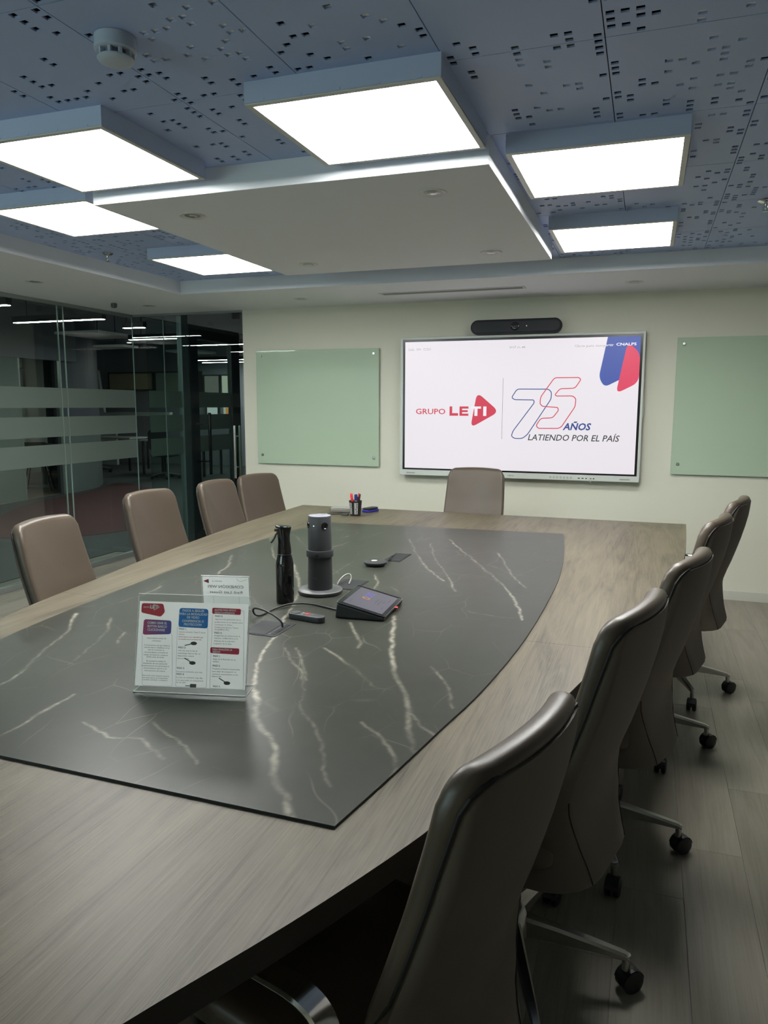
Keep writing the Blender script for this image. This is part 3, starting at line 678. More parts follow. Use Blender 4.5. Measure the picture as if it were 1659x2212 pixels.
# marble inlay, a thin slab lying on the oak; veins are a colour attribute plus procedural crackle
VEINS=[(2.2,[(-1.518, 3.042), (-1.409, 2.875), (-1.297, 2.671), (-1.2, 2.43), (-1.142, 2.254), (-1.105, 2.127), (-1.057, 1.974), (-1.008, 1.812), (-0.958, 1.693), (-0.891, 1.58), (-0.821, 1.47), (-0.752, 1.377), (-0.688, 1.285), (-0.649, 1.217), (-0.602, 1.161), (-0.557, 1.101)]),
(1.0,[(-0.986, 1.929), (-0.858, 1.766), (-0.778, 1.62), (-0.747, 1.539), (-0.671, 1.456), (-0.596, 1.318), (-0.54, 1.218)]),
(1.6,[(-0.789, 2.368), (-0.698, 2.079), (-0.61, 1.836), (-0.516, 1.652), (-0.463, 1.505), (-0.424, 1.412)]),
(0.9,[(-1.069, 2.931), (-1.009, 2.81), (-0.978, 2.681)]),
(1.0,[(-0.901, 2.24), (-0.829, 2.105), (-0.783, 2.002)]),
(1.0,[(-1.185, 3.804), (-0.993, 3.345), (-0.86, 3.074), (-0.768, 2.923)]),
(0.8,[(-1.04, 3.711), (-0.944, 3.422), (-0.843, 3.181), (-0.755, 2.972), (-0.676, 2.767)]),
(1.6,[(-0.983, 3.878), (-0.837, 3.585), (-0.677, 3.272), (-0.524, 2.951), (-0.43, 2.693), (-0.368, 2.46)]),
(1.0,[(-0.663, 3.585), (-0.52, 3.149), (-0.426, 2.921)]),
(0.7,[(-0.566, 2.511), (-0.477, 2.481), (-0.398, 2.479)]),
(2.0,[(-1.835, 2.022), (-1.699, 1.818), (-1.662, 1.719), (-1.621, 1.613), (-1.562, 1.496), (-1.536, 1.409)]),
(1.3,[(-1.317, 1.428), (-1.307, 1.311), (-1.293, 1.235), (-1.295, 1.179)]),
(0.8,[(-1.684, 2.016), (-1.583, 1.859), (-1.527, 1.712), (-1.486, 1.6)]),
(1.0,[(-1.534, 1.898), (-1.48, 1.798)]),
(0.8,[(-1.802, 2.464), (-1.778, 2.315), (-1.804, 2.163)]),
(0.7,[(-0.954, 1.94), (-0.858, 1.786), (-0.815, 1.709)]),
(0.6,[(-0.495, 1.601), (-0.447, 1.536), (-0.38, 1.485)]),
(0.6,[(-0.876, 1.968), (-0.739, 1.848), (-0.643, 1.735), (-0.577, 1.725)]),
(0.7,[(-1.507, 3.34), (-1.451, 3.633), (-1.386, 3.968)]),
(0.6,[(-1.24, 2.889), (-1.254, 3.138), (-1.21, 3.266), (-1.125, 3.356)]),
(0.5,[(-0.584, 1.514), (-0.502, 1.442), (-0.435, 1.333), (-0.45, 1.214)]),
(0.5,[(-0.534, 1.921), (-0.463, 1.8), (-0.409, 1.66)]),
(0.6,[(-1.03, 1.355), (-0.915, 1.295), (-0.819, 1.217)]),
(0.6,[(-1.179, 1.302), (-1.071, 1.263), (-1.0, 1.265), (-0.901, 1.209)]),
(1.1,[(-1.92, 3.611), (-1.665, 3.159), (-1.508, 2.939)]),
(0.8,[(-1.857, 3.09), (-1.741, 2.855), (-1.705, 2.72)]),
(0.6,[(-1.79, 3.659), (-1.374, 3.094), (-1.221, 2.895)])]
MR = [(1.10,-0.473),(1.31,-0.437),(1.533,-0.403),(1.823,-0.360),(2.303,-0.324),(2.982,-0.316),(3.40,-0.333),(3.784,-0.364),(4.272,-0.419)]
ML = [(1.118,-1.668),(1.41,-1.775),(1.707,-1.847),(2.1,-1.895),(2.7,-1.935),(3.3,-1.935),(3.7,-1.915),(4.0,-1.885),(4.20,-1.820)]
mR = [(p.y,p.x) for p in smooth_path([(y,x,0) for y,x in MR], 4)]; mL = [(p.y,p.x) for p in smooth_path([(y,x,0) for y,x in ML], 4)]
nu, nv = 300, 640
vs = np.zeros((nv+1, nu+1, 3))
for j in range(nv+1):
    t = j/nv; yl = 1.118+(4.20-1.118)*t; yr = 1.10+(4.272-1.10)*t
    xl, xr = lerp(mL, yl), lerp(mR, yr); u = np.linspace(0,1,nu+1)
    vs[j,:,0] = xl+(xr-xl)*u; vs[j,:,1] = yl+(yr-yl)*u; vs[j,:,2] = 0.7455
P = vs.reshape(-1,3); vein = np.zeros(len(P)); rv = np.random.RandomState(5)
for w, pts in VEINS:
    q = smooth_path([(x,y,0) for x,y in pts], 3); fine = [q[0]]; jit = 0.0; kw = 1.0; fad = 1.0
    for a, b2 in zip(q, q[1:]):
        n = max(1, int((b2-a).length/0.012)); d = (b2-a)/n; nn = Vector((-d.y,d.x,0)).normalized()
        for k in range(1, n+1):
            jit = 0.75*jit+rv.normal(0, 0.0024); fine.append(a+d*k+nn*jit)
    wd = 0.0022+0.0018*w; segi = 0
    for a, b2 in zip(fine, fine[1:]):
        ax, ay, bx, by = a.x, a.y, b2.x, b2.y
        sel = np.where((P[:,0] > min(ax,bx)-0.03)&(P[:,0] < max(ax,bx)+0.03)&(P[:,1] > min(ay,by)-0.03)&(P[:,1] < max(ay,by)+0.03))[0]
        if not len(sel): continue
        dx, dy = bx-ax, by-ay; tt = np.clip(((P[sel,0]-ax)*dx+(P[sel,1]-ay)*dy)/(dx*dx+dy*dy+1e-12), 0, 1)
        dist = np.hypot(P[sel,0]-ax-tt*dx, P[sel,1]-ay-tt*dy); kw = min(1.5, max(0.55, kw+rv.normal(0,0.12))); fad = min(1.0, max(0.25, fad+rv.normal(0,0.10))); k = wd*kw
        vein[sel] = np.maximum(vein[sel], np.clip(1.25-dist/k, 0, 1)*min(1, 0.42+0.26*w)*fad)
idx = np.arange((nv+1)*(nu+1)).reshape(nv+1, nu+1)
faces = np.stack([idx[:-1,:-1], idx[:-1,1:], idx[1:,1:], idx[1:,:-1]], -1).reshape(-1,4).tolist()
rim = list(idx[0,:])+list(idx[1:,-1])+list(idx[-1,-2::-1])+list(idx[-2:0:-1,0])
nb = len(P); low = [(P[i][0], P[i][1], 0.7402) for i in rim]; nrm = len(rim)
faces += [(int(rim[i]), nb+i, nb+(i+1)%nrm, int(rim[(i+1)%nrm])) for i in range(nrm)]
me = bpy.data.meshes.new('marble_inlay'); me.from_pydata(P.tolist()+low, [], faces)
at = me.attributes.new('vein', 'FLOAT', 'POINT'); at.data.foreach_set('value', np.concatenate([vein, np.zeros(nrm)]).astype(np.float32))
mm, nt, bb = newmat('dark_marble')
atn = N(nt, 'ShaderNodeAttribute', attribute_name='vein'); tc = N(nt, 'ShaderNodeTexCoord')
wp = N(nt, 'ShaderNodeTexNoise', i_Scale=2.2, i_Detail=2.0); L(nt, tc.outputs['Object'], wp.inputs['Vector'])
ds = N(nt, 'ShaderNodeMix', data_type='VECTOR'); ds.inputs[0].default_value = 0.16
L(nt, tc.outputs['Object'], ds.inputs[4]); L(nt, wp.outputs['Color'], ds.inputs[5])
mpv = N(nt, 'ShaderNodeMapping'); mpv.inputs['Scale'].default_value = (1.0,0.55,1.0); mpv.inputs['Rotation'].default_value = (0,0,0.5); L(nt, ds.outputs[1], mpv.inputs['Vector'])
vo = N(nt, 'ShaderNodeTexVoronoi', feature='DISTANCE_TO_EDGE', i_Scale=7.0); L(nt, mpv.outputs[0], vo.inputs['Vector'])
rmp = N(nt, 'ShaderNodeMapRange'); rmp.inputs['From Min'].default_value = 0.0; rmp.inputs['From Max'].default_value = 0.010; rmp.inputs['To Min'].default_value = 1.0; rmp.inputs['To Max'].default_value = 0.0
L(nt, vo.outputs['Distance'], rmp.inputs[0])
msk = N(nt, 'ShaderNodeTexNoise', i_Scale=5.0, i_Detail=3.0); L(nt, tc.outputs['Object'], msk.inputs['Vector'])
mk2 = N(nt, 'ShaderNodeMapRange'); mk2.inputs['From Min'].default_value = 0.42; mk2.inputs['From Max'].default_value = 0.66; mk2.inputs['To Max'].default_value = 0.26; L(nt, msk.outputs['Fac'], mk2.inputs[0])
mul = N(nt, 'ShaderNodeMath', operation='MULTIPLY'); L(nt, rmp.outputs[0], mul.inputs[0]); L(nt, mk2.outputs[0], mul.inputs[1])
brk = N(nt, 'ShaderNodeTexNoise', i_Scale=38.0, i_Detail=3.0); L(nt, tc.outputs['Object'], brk.inputs['Vector'])
bk2 = N(nt, 'ShaderNodeMapRange'); bk2.inputs['From Min'].default_value = 0.3; bk2.inputs['From Max'].default_value = 0.6; bk2.inputs['To Min'].default_value = 0.25; L(nt, brk.outputs['Fac'], bk2.inputs[0])
m1 = N(nt, 'ShaderNodeMath', operation='MULTIPLY'); L(nt, atn.outputs['Fac'], m1.inputs[0]); L(nt, bk2.outputs[0], m1.inputs[1])
mxv = N(nt, 'ShaderNodeMath', operation='MAXIMUM'); L(nt, m1.outputs[0], mxv.inputs[0]); L(nt, mul.outputs[0], mxv.inputs[1])
cl = N(nt, 'ShaderNodeTexNoise', i_Scale=6.0, i_Detail=8.0, i_Roughness=0.7); L(nt, tc.outputs['Object'], cl.inputs['Vector'])
cm = N(nt, 'ShaderNodeMix', data_type='RGBA'); cm.inputs[6].default_value = (0.024,0.026,0.021,1); cm.inputs[7].default_value = (0.046,0.049,0.040,1); L(nt, cl.outputs['Fac'], cm.inputs[0])
cv = N(nt, 'ShaderNodeMix', data_type='RGBA'); cv.inputs[7].default_value = (0.34,0.32,0.26,1); L(nt, mxv.outputs[0], cv.inputs[0]); L(nt, cm.outputs[2], cv.inputs[6])
L(nt, cv.outputs[2], bb.inputs['Base Color']); bb.inputs['Specular IOR Level'].default_value = 0.18
bb.inputs['Roughness'].default_value = 0.33
me.materials.append(mm); me.materials.append(M['blackp'])
mi = [0]*(nu*nv)+[1]*nrm; me.polygons.foreach_set('material_index', mi); me.update()
ob('marble_inlay', me, table)['label'] = 'dark grey marble slab with pale cream veins set on the table top'

# ================================================================== THINGS ON THE TABLE
ZM = 0.7455
ink2 = lambda n, c_: pm('print_'+n, c_, 0.6)
def acrylic_sign(name, label, loc, rz, Wd, Hd, tilt, foot, ph0, ph1):
    t = thing(name, label, 'sign holder', loc, rz)
    ph = PI/2-tilt
    m = MB(); m.box(-Wd/2, Wd/2, 0, Hd, 0.0010, 0.0026); m.build('front_sheet', M['acryl'], t, rot=(ph,0,0), loc=(0,0.003,0.0015))
    m = MB(); m.box(-Wd/2, Wd/2, 0.0, Hd, -0.0026, -0.0010); m.build('back_sheet', M['acryl'], t, rot=(ph,0,0), loc=(0,0.003,0.0015))
    m = MB(); m.box(-Wd/2, Wd/2, 0.004, foot, 0.0002, 0.0030); m.build('foot', M['acryl'], t)
    m = MB(); e = 0.0011
    zc = 0.0
    m.tube([(-Wd/2,0,zc),(-Wd/2,Hd,zc),(Wd/2,Hd,zc),(Wd/2,0,zc)], e, 6, closed=True); m.build('edge_highlight', M['acryl_highlight'], t, rot=(ph,0,0), loc=(0,0.003,0.0015))  # pale tubes draw the edge highlights of the sheet
    m = MB(); m.tube([(-Wd/2,0.004,0.0017),(-Wd/2,foot,0.0017),(Wd/2,foot,0.0017),(Wd/2,0.004,0.0017)], e, 6, closed=True); m.build('edge_highlight', M['acryl_highlight'], t)
    m = MB(); m.quad((-Wd/2+0.003,ph0,0),(Wd/2-0.003,ph0,0),(Wd/2-0.003,ph1,0),(-Wd/2+0.003,ph1,0)); p = m.build('paper', M['paper'], t, rot=(ph,0,0), loc=(0,0.003,0.0015))
    return t, p
Wd, Hd = 0.290, 0.245
sign, paper = acrylic_sign('instruction_sign', 'clear acrylic stand holding a printed instruction sheet with red and blue headings', (-1.046,1.520,ZM), math.radians(13.2), Wd, Hd, math.radians(14), 0.078, 0.015, 0.226)
PX0, PW_, PY1, PH_ = -Wd/2+0.003, Wd-0.006, 0.226, 0.211
def sp(px, py):   # sheet coordinates read off the sheet (zoomed print units)
    xl = 247-(py-465)*0.0935; xr = 1480-(py-495)*0.083; s = (px-xl)/(xr-xl)
    yt = 465+(px-247)*0.0245; return (PX0+PW_*s, PY1-PH_*(py-yt)/(1395-yt))
def sheet(name, mb, mat, z): mb.v = [(p[0],p[1],z) for p in mb.v]; return mb.build(name, mat, paper)
M['card'] = ink2('card',(0.45,0.55,0.62)); M['redhead'] = ink2('red3',(0.72,0.03,0.08))
for (q) in ([(262,815),(602,815),(590,1390),(245,1390)],[(668,740),(1012,745),(975,1390),(625,1390)],[(1070,600),(1425,560),(1390,1392),(1012,1392)]):
    m = MB(); ribbon(m, fillet([sp(*p) for p in q][::-1], 0.006), 0.0010); sheet('card_outline', m, M['card'], 0.00028)
m = MB(); poly(m, fillet([sp(*p) for p in [(270,488),(515,493),(532,585),(482,638),(258,592)]][::-1], 0.005)); sheet('red_badge', m, ink2('red',(0.75,0.03,0.06)), 0.00032)
for q in ([(1070,533),(1392,545),(1387,608),(1066,598)],[(1034,956),(1360,962),(1353,1028),(1030,1018)]):
    m = MB(); poly(m, fillet([sp(*p) for p in q][::-1], 0.004)); sheet('red_heading', m, M['redhead'], 0.00034)
m = MB(); poly(m, fillet([sp(*p) for p in [(700,538),(1026,548),(1012,757),(678,745)]][::-1], 0.007)); sheet('blue_heading', m, ink2('blue',(0.015,0.25,0.75)), 0.00034)
pmt, ntt, bbt = newmat('print_purple'); tcc = N(ntt,'ShaderNodeTexCoord'); sxx = N(ntt,'ShaderNodeSeparateXYZ'); L(ntt,tcc.outputs['Object'],sxx.inputs[0])
crr = N(ntt,'ShaderNodeMapRange'); crr.inputs['From Min'].default_value = sp(280,750)[0]; crr.inputs['From Max'].default_value = sp(600,750)[0]; L(ntt,sxx.outputs[0],crr.inputs[0])
mxx = N(ntt,'ShaderNodeMix',data_type='RGBA'); mxx.inputs[6].default_value = (0.55,0.04,0.18,1); mxx.inputs[7].default_value = (0.09,0.10,0.50,1); L(ntt,crr.outputs[0],mxx.inputs[0]); L(ntt,mxx.outputs[2],bbt.inputs['Base Color'])
m = MB(); poly(m, fillet([sp(*p) for p in [(288,665),(604,678),(592,826),(268,838)]][::-1], 0.007)); sheet('purple_heading', m, pmt, 0.00034)
def lines(mb, rows, h, bold=0.0, align='L'):
    for tx, x_, y_, w_ in rows:
        a = sp(x_, y_); put_text(mb, tx, a[0], a[1]-h/2, w=(PW_*w_/1240 if w_ else None), h=h, align=align, bold=bold)
m = MB()
lines(m, [('COMO USAR EL',440,705,225),('BOTON BARCO',438,743,222),('CLICKSHARE',425,780,200),('PASOS A SEGUIR',857,567,250),('PARA LA MODALIDAD',855,604,318),('DE VIDEO',850,640,142),('CONFERENCIA O',847,680,246),('PROYECCION',843,717,200)], 0.0058, 0.03, 'C')
lines(m, [('AJUSTES PARA MODO',1092,556,246),('VIDEOCONFERENCIA',1092,586,232),('PARA FINALIZAR LA',1058,977,222),('SESION',1058,1003,84)], 0.0045, 0.03)
lines(m, [('GRUPO',286,531,70)], 0.0034, 0.02)
lines(m, [('LE',364,528,54),('TI',420,528,34)], 0.0078, 0.05)
a, b2, c2 = sp(408,500), sp(470,530), sp(408,565); ribbon(m, [a,b2,c2], 0.0014)
sheet('white_print', m, ink2('white',(0.92,0.93,0.93)), 0.00040)['kind'] = 'stuff'
m = MB()
lines(m, [('PASO 1.',688,765,84),('PASO 2:',670,966,86),('PASO 3:',648,1188,86),('PASO 4:',642,1253,86),('PASO 5:',1100,622,86),('PASO 6:',1085,800,86),('PASO 1:',1062,1048,80),('PASO 2:',1054,1150,84),('PASO 3:',1050,1368,80)], 0.0043, 0.025)
sheet('step_print', m, ink2('navy',(0.04,0.07,0.14)), 0.00040)['kind'] = 'stuff'
m = MB()
lines(m, [('Importante antes de',428,872,220),('comenzar',426,900,106),('Si es la primera vez que utilizas la',430,950,292),('solución Barco ClickShare en tu',425,975,290),('sala de reuniones, te',416,1000,186),('recomendamos contactar al',414,1027,266),('equipo de Soporte e insumos',411,1054,276),('(DAS) antes de iniciar.',408,1078,206),('Es necesario realizar la',412,1122,220),('instalación de una aplicación',402,1148,276),('complementaria que garantizará el',400,1174,316),('funcionamiento óptimo y sin',400,1200,262),('interrupciones del sistema.',396,1227,240),('Esta acción solo requiere hacerse',402,1280,310),('una única vez en tu computador.',398,1304,300),('y podrás comenzar a compartir.',396,1326,290)], 0.0034, 0.012, 'C')
lines(m, [('Inserta el botón Type C en tu',684,797,298),('equipo.',680,822,70),('Una vez que la luz se',666,998,222),('mantenga blanca fija, el',663,1027,254),('dispositivo estará',660,1055,186),('sincronizado.',657,1083,138),('Presiona el botón una vez.',645,1225,292),('La luz se volverá roja fija',640,1287,296),('y lo que estés se compartirá',638,1317,302),('en la sala.',636,1340,112),
 ('Apertura la aplicación de tu',1098,655,290),('preferencia en tu equipo para',1095,685,312),('comenzar la Video',1092,713,196),('Conferencia (Zoom, Teams,',1090,742,268),('GoogleMeet, Etc).',1088,765,164),('Asegúrate de seleccionar la',1082,830,292),('Cámara, el Micrófono y el',1080,857,266),('Altavoz de la solución',1077,887,234),('Logitech de la Sala.',1074,915,202),('Salga de la Reunión en su',1060,1080,254),('equipo.',1058,1105,72),('Presiona el botón nuevamente',1050,1182,306),('para dejar de compartir, su',1047,1210,268),('cambiará nuevamente en luz',1045,1238,290),('blanca fija.',1043,1262,110)], 0.0034, 0.008)
sheet('body_print', m, ink2('grey',(0.22,0.24,0.25)), 0.00040)['kind'] = 'stuff'
m = MB(); lines(m, [('Nota: Espere unos segundos que',678,850,278),('se instale sea la primera vez.',676,875,262)], 0.0028, 0.015); sheet('note_print', m, ink2('note',(0.40,0.06,0.06)), 0.00040)['kind'] = 'stuff'
m = MB()
for cx_, cy_, rot_ in ((848,920,0.25),(826,1130,-0.5),(1208,1330,-0.5)):
    c0 = Vector(sp(cx_, cy_)); poly(m, [(c0.x+0.0085*math.cos(2*PI*k/14), c0.y+0.0045*math.sin(2*PI*k/14)) for k in range(14)]); d = Vector((-math.cos(rot_), -math.sin(rot_)))
    ribbon(m, [tuple(c0+d*0.006), tuple(c0+d*0.024)], 0.0022, closed=False)
c0 = Vector(sp(826,1375)); poly(m, [(c0.x-0.008,c0.y-0.004),(c0.x+0.008,c0.y-0.004),(c0.x+0.008,c0.y+0.005),(c0.x-0.008,c0.y+0.005)]); ribbon(m, [tuple(c0), tuple(c0+Vector((-0.02,0)))], 0.002, closed=False)
sheet('device_picture', m, ink2('device',(0.03,0.032,0.036)), 0.00042)['kind'] = 'stuff'

wsign, wpaper = acrylic_sign('wifi_sign', 'small acrylic stand with a wifi notice, seen from behind with mirrored text', (-1.372,2.245,ZM), math.radians(13.7+180), 0.172, 0.122, math.radians(5), 0.05, 0.012, 0.119)
for z_, mat in ((0.0004, ink2('wifi',(0.08,0.08,0.08))), (-0.0004, ink2('wifi_through',(0.24,0.25,0.24)))):
    m = MB(); put_text(m, 'CONEXIÓN WIFI', 0.0, 0.0775, w=0.128, h=0.0105, align='C', bold=0.01); put_text(m, 'Red: Leti Guest', 0.0, 0.0580, w=0.118, h=0.0095, align='C', bold=0.008); put_text(m, 'GRUPO LE', 0.012, 0.1000, w=0.036, h=0.005)
    m.v = [(p[0],p[1],z_) for p in m.v]; m.build('notice_print', mat, wpaper)
    m = MB(); poly(m, fillet([(0.060,0.110),(0.080,0.1025),(0.060,0.094)], 0.003), z_); m.build('red_triangle', ink2('tri%d' % (z_ > 0),(0.40,0.06,0.08)), wpaper)
    m = MB(); ribbon(m, [(-0.040,0.117),(-0.044,0.106),(-0.055,0.103),(-0.080,0.112)], 0.0008, False, z_); ribbon(m, rrect(-0.046,0.046,0.006,0.048,0.004,3), 0.0007, True, z_); m.build('line_art', ink2('line%d' % (z_ > 0),(0.25,0.25,0.25)), wpaper)

# spray bottle
t = thing('spray_bottle', 'tall glossy black spray bottle with trigger standing beside the camera tower', 'spray bottle', (-1.222,2.40,ZM), YAW)
m = MB(); m.lathe([(0.020,0.0),(0.0305,0.001),(0.0325,0.006),(0.0325,0.142),(0.030,0.158),(0.0262,0.174),(0.0245,0.180)], 36); m.build('body', M['blackgloss'], t, smooth=0.8)
m = MB(); m.lathe([(0.0245,0.1800),(0.0262,0.1806),(0.0262,0.1818),(0.0245,0.1825)], 36); m.build('collar', M['chrome'], t, smooth=0.8)
m = MB(); secs = [(0.184,0.0255,0.0255,0.0),(0.205,0.0240,0.0235,0.0),(0.228,0.0215,0.0215,-0.001),(0.250,0.0225,0.0215,-0.002),(0.268,0.0270,0.0215,-0.003),(0.2745,0.0290,0.0215,-0.003)]
n = 28; v = []; f = []
for z_, ra, rb, ox in secs: v += [(ox+ra*math.cos(2*PI*k/n), rb*math.sin(2*PI*k/n), z_) for k in range(n)]
for j in range(len(secs)-1): f += [(j*n+k, j*n+(k+1)%n, (j+1)*n+(k+1)%n, (j+1)*n+k) for k in range(n)]
f += [tuple(range(n-1,-1,-1)), tuple((len(secs)-1)*n+k for k in range(n))]; m.add(v, f); m.build('head', M['blackgloss'], t, smooth=0.8)
m = MB(); v, f = slab([(0.029*math.cos(2*PI*k/28)-0.003, 0.0215*math.sin(2*PI*k/28)) for k in range(28)], 0.009, 0.004, 3); m.add([(a, b2, 0.2745+d-0.10*a*0.6+0.0006) for a,b2,d in v], f); m.build('cap', M['blackgloss'], t, smooth=1.0)
m = MB(); m.strip([Vector(p) for p in ((-0.022,0,0.262),(-0.030,0,0.252),(-0.036,0,0.238),(-0.044,0,0.226),(-0.048,0,0.222))], 0.013, 0.006); m.build('trigger', M['blackgloss'], t, smooth=0.9)
m = MB(); m.lathe([(0.0055,0.0),(0.0055,0.006),(0.002,0.0065)], 14, ax='x'); m.xform(lambda p: Vector((-p.x-0.029, p.y, p.z+0.268))); m.build('nozzle', M['blackp'], t)

# camera tower
t = thing('camera_tower', 'dark grey cylindrical tabletop meeting camera tower on a round base', 'camera', (-1.160,2.575,ZM), YAW)
m = MB(); m.lathe([(0.060,0.0),(0.083,0.001),(0.086,0.006),(0.086,0.014),(0.082,0.0175),(0.044,0.0185)], 48); m.build('base', M['graphite_top'], t, smooth=0.7)
m = MB(); m.lathe([(0.0475,0.018),(0.0475,0.060),(0.0455,0.150)], 48); m.build('lower_body', M['graphite'], t, smooth=0.7)
m = MB(); m.lathe([(0.0455,0.143),(0.0515,0.1445),(0.0520,0.148),(0.0520,0.166),(0.0510,0.169),(0.045,0.170)], 48); m.build('collar', M['graphite'], t, smooth=0.7)
m = MB(); m.lathe([(0.0455,0.168),(0.0435,0.298),(0.0420,0.300)], 48); m.build('upper_body', M['graphite'], t, smooth=0.7)
m = MB(); m.lathe([(0.0425,0.2995),(0.0425,0.3015),(0.0400,0.3020),(0.005,0.3021)], 40); m.build('top_disc', pm('tower_top_reflection',(0.30,0.29,0.36),0.12), t, smooth=0.7)  # lilac reflection on the glossy disc is put into its base colour
for ang, nm in ((-PI/2+0.52,'lens'), (PI+0.25,'lens')):
    m = MB(); m.lathe([(0.0135,0.0),(0.0135,0.0035),(0.011,0.005),(0.0095,0.0035),(0.003,0.0030)], 24, ax='x'); m.xform(lambda p, a=ang: Matrix.Rotation(a,3,'Z') @ (p+Vector((0.0415,0,0.266)))); h = m.build(nm, M['blackgloss'], t, smooth=0.7)
m = MB(); m.lathe([(0.0022,0.0),(0.0022,0.0012),(0.0008,0.0014)], 10, ax='x'); m.xform(lambda p: Matrix.Rotation(-PI/2-0.45,3,'Z') @ (p+Vector((0.0434,0,0.266)))); m.build('status_light', emit('tower_led',(1,1,1),1.5), t)
m = MB(); m.lathe([(0.006,0.0),(0.006,0.0012),(0.002,0.0016)], 16, ax='x'); m.xform(lambda p: Matrix.Rotation(-PI/2-0.12,3,'Z') @ (p+Vector((0.0515,0,0.156)))); m.build('button', M['blackp'], t)
m = MB(); put_text(m, 'logi', -0.008, 0, w=0.016, h=0.005); m.xform(lambda p: Vector((p.x-0.016, -math.sqrt(max(0,0.0478**2-(p.x-0.016)**2)), 0.064+p.y))); m.build('maker_name', pm('tower_print',(0.09,0.095,0.10),0.4), t)

# touch controller
t = thing('touch_controller', 'black wedge-shaped touch controller with a lit tablet screen', 'touch panel', (-0.893,2.405,ZM), math.radians(4))
a, c2 = 0.086, 0.128; z0, z1 = 0.052, 0.013
m = MB(); m.add([(-a,-c2,0.0005),(a,-c2,0.0005),(a,c2,0.0005),(-a,c2,0.0005),(-a+0.006,-c2,z0),(a,-c2,z1),(a,c2,z1),(-a+0.006,c2,z0)], [(0,3,2,1),(4,5,6,7),(0,1,5,4),(1,2,6,5),(2,3,7,6),(3,0,4,7)]); m.build('body', M['blackp'], t, bevel=0.005, seg=3)
sl = math.atan2(z0-z1, 2*a-0.006); cx_, cz_ = 0.003, (z0+z1)/2
slope = lambda mb, lift: mb.xform(lambda p: Vector((cx_+p.x*math.cos(sl)+(lift+p.z)*math.sin(sl), p.y, cz_-p.x*math.sin(sl)+(lift+p.z)*math.cos(sl))))
m = MB(); v, f = slab(rrect(-0.088,0.088,-0.127,0.127,0.008,4), 0.003, 0.001, 2, arc=2); m.add(v, f); slope(m, 0.0008); m.build('tablet', M['tvblack'], t, smooth=0.8)
m = MB(); m.tube([(x_,y_,0.0036) for x_,y_ in rrect(-0.0875,0.0875,-0.1265,0.1265,0.008,4)], 0.0006, 5, closed=True); slope(m, 0.0008); m.build('metal_rim', M['steel'], t)
m = MB(); m.box(-0.070,0.072,-0.108,0.108,0,0.0004); slope(m, 0.0040); sc2 = m.build('screen', emit('tablet_screen',(0.085,0.082,0.115),1.0), t)
for k, colr in enumerate(((0.46,0.17,0.06),(0.08,0.11,0.46),(0.13,0.10,0.42))):
    m = MB(); yy = 0.004+k*0.030; ribbon(m, rrect(-0.030,-0.008,yy-0.009,yy+0.009,0.006,3), 0.006); slope(m, 0.0047); m.build('icon', emit('icon%d' % k, colr, 1.0), sc2)
m = MB()
for (x_,y_,l_) in ((0.02,-0.02,0.05),(0.032,-0.03,0.06),(0.044,0.0,0.03),(0.055,-0.06,0.02),(0.055,0.03,0.03),(-0.055,-0.08,0.03)): m.box(x_,x_+0.002,y_,y_+l_,0,0.0003)
slope(m, 0.0046); m.build('screen_text', emit('tab_text',(0.03,0.03,0.045),1.0), sc2)
m = MB(); m.box(a-0.001,a+0.012,0.006,0.022,0.010,0.014); m.build('red_tag', ink2('redtag',(0.75,0.05,0.04)), t)

# remote
t = thing('remote_control', 'small black remote with a red button lying beside the touch controller', 'remote', (-1.050,2.217,ZM), math.radians(-9))
m = MB(); v, f = slab(rrect(-0.069,0.069,-0.019,0.019,0.018,6), 0.021, 0.004, 3); m.add(v, f); m.build('body', M['graphite'], t, smooth=0.9)
m = MB(); m.lathe([(0.0075,0.0208),(0.0075,0.0222),(0.003,0.0226)], 20, (0.002,0,0)); m.build('button', ink2('redbtn',(0.62,0.02,0.03)), t)
for (x_,y_,cc) in ((-0.016,0.006,(0.3,0.3,0.3)),(-0.012,-0.008,(0.3,0.3,0.3)),(0.019,0.007,(0.1,0.25,0.12)),(0.019,-0.007,(0.35,0.05,0.05)),(0.006,0.013,(0.35,0.05,0.05))):
    m = MB(); m.lathe([(0.0032,0.0208),(0.0032,0.0216),(0.001,0.0218)], 12, (x_,y_,0)); m.build('key', ink2('key',cc), t)
m = MB(); v, f = slab([(-0.044+0.016*math.cos(2*PI*k/24), 0.015*math.sin(2*PI*k/24)) for k in range(24)], 0.003, 0.001, 2, arc=2); m.add([(p,q,r_+0.0202) for p,q,r_ in v], f); m.build('dial', M['graphite_top'], t, smooth=0.9)

# microphone pod
t = thing('microphone_pod', 'flat round dark microphone pod with a pale centre dot near the far grommet', 'microphone', (-1.130,3.112,ZM), YAW)
m = MB(); m.lathe([(0.036,0.0),(0.042,0.001),(0.0515,0.013),(0.0525,0.016)], 40); m.build('base', M['blackp'], t, smooth=0.7)
m = MB(); m.lathe([(0.0525,0.0155),(0.0515,0.0185),(0.040,0.0205),(0.010,0.0212)], 40); m.build('top_cover', pm('mic_fabric',(0.040,0.042,0.044),0.8,0.0,0.2,bump=(900,0.5,0.0004)), t, smooth=0.9)
m = MB(); m.lathe([(0.0140,0.0208),(0.0135,0.0218),(0.004,0.0221)], 24, (-0.004,0.008,0)); m.build('mute_button', pm('mic_btn',(0.42,0.43,0.42),0.35), t, smooth=0.8)

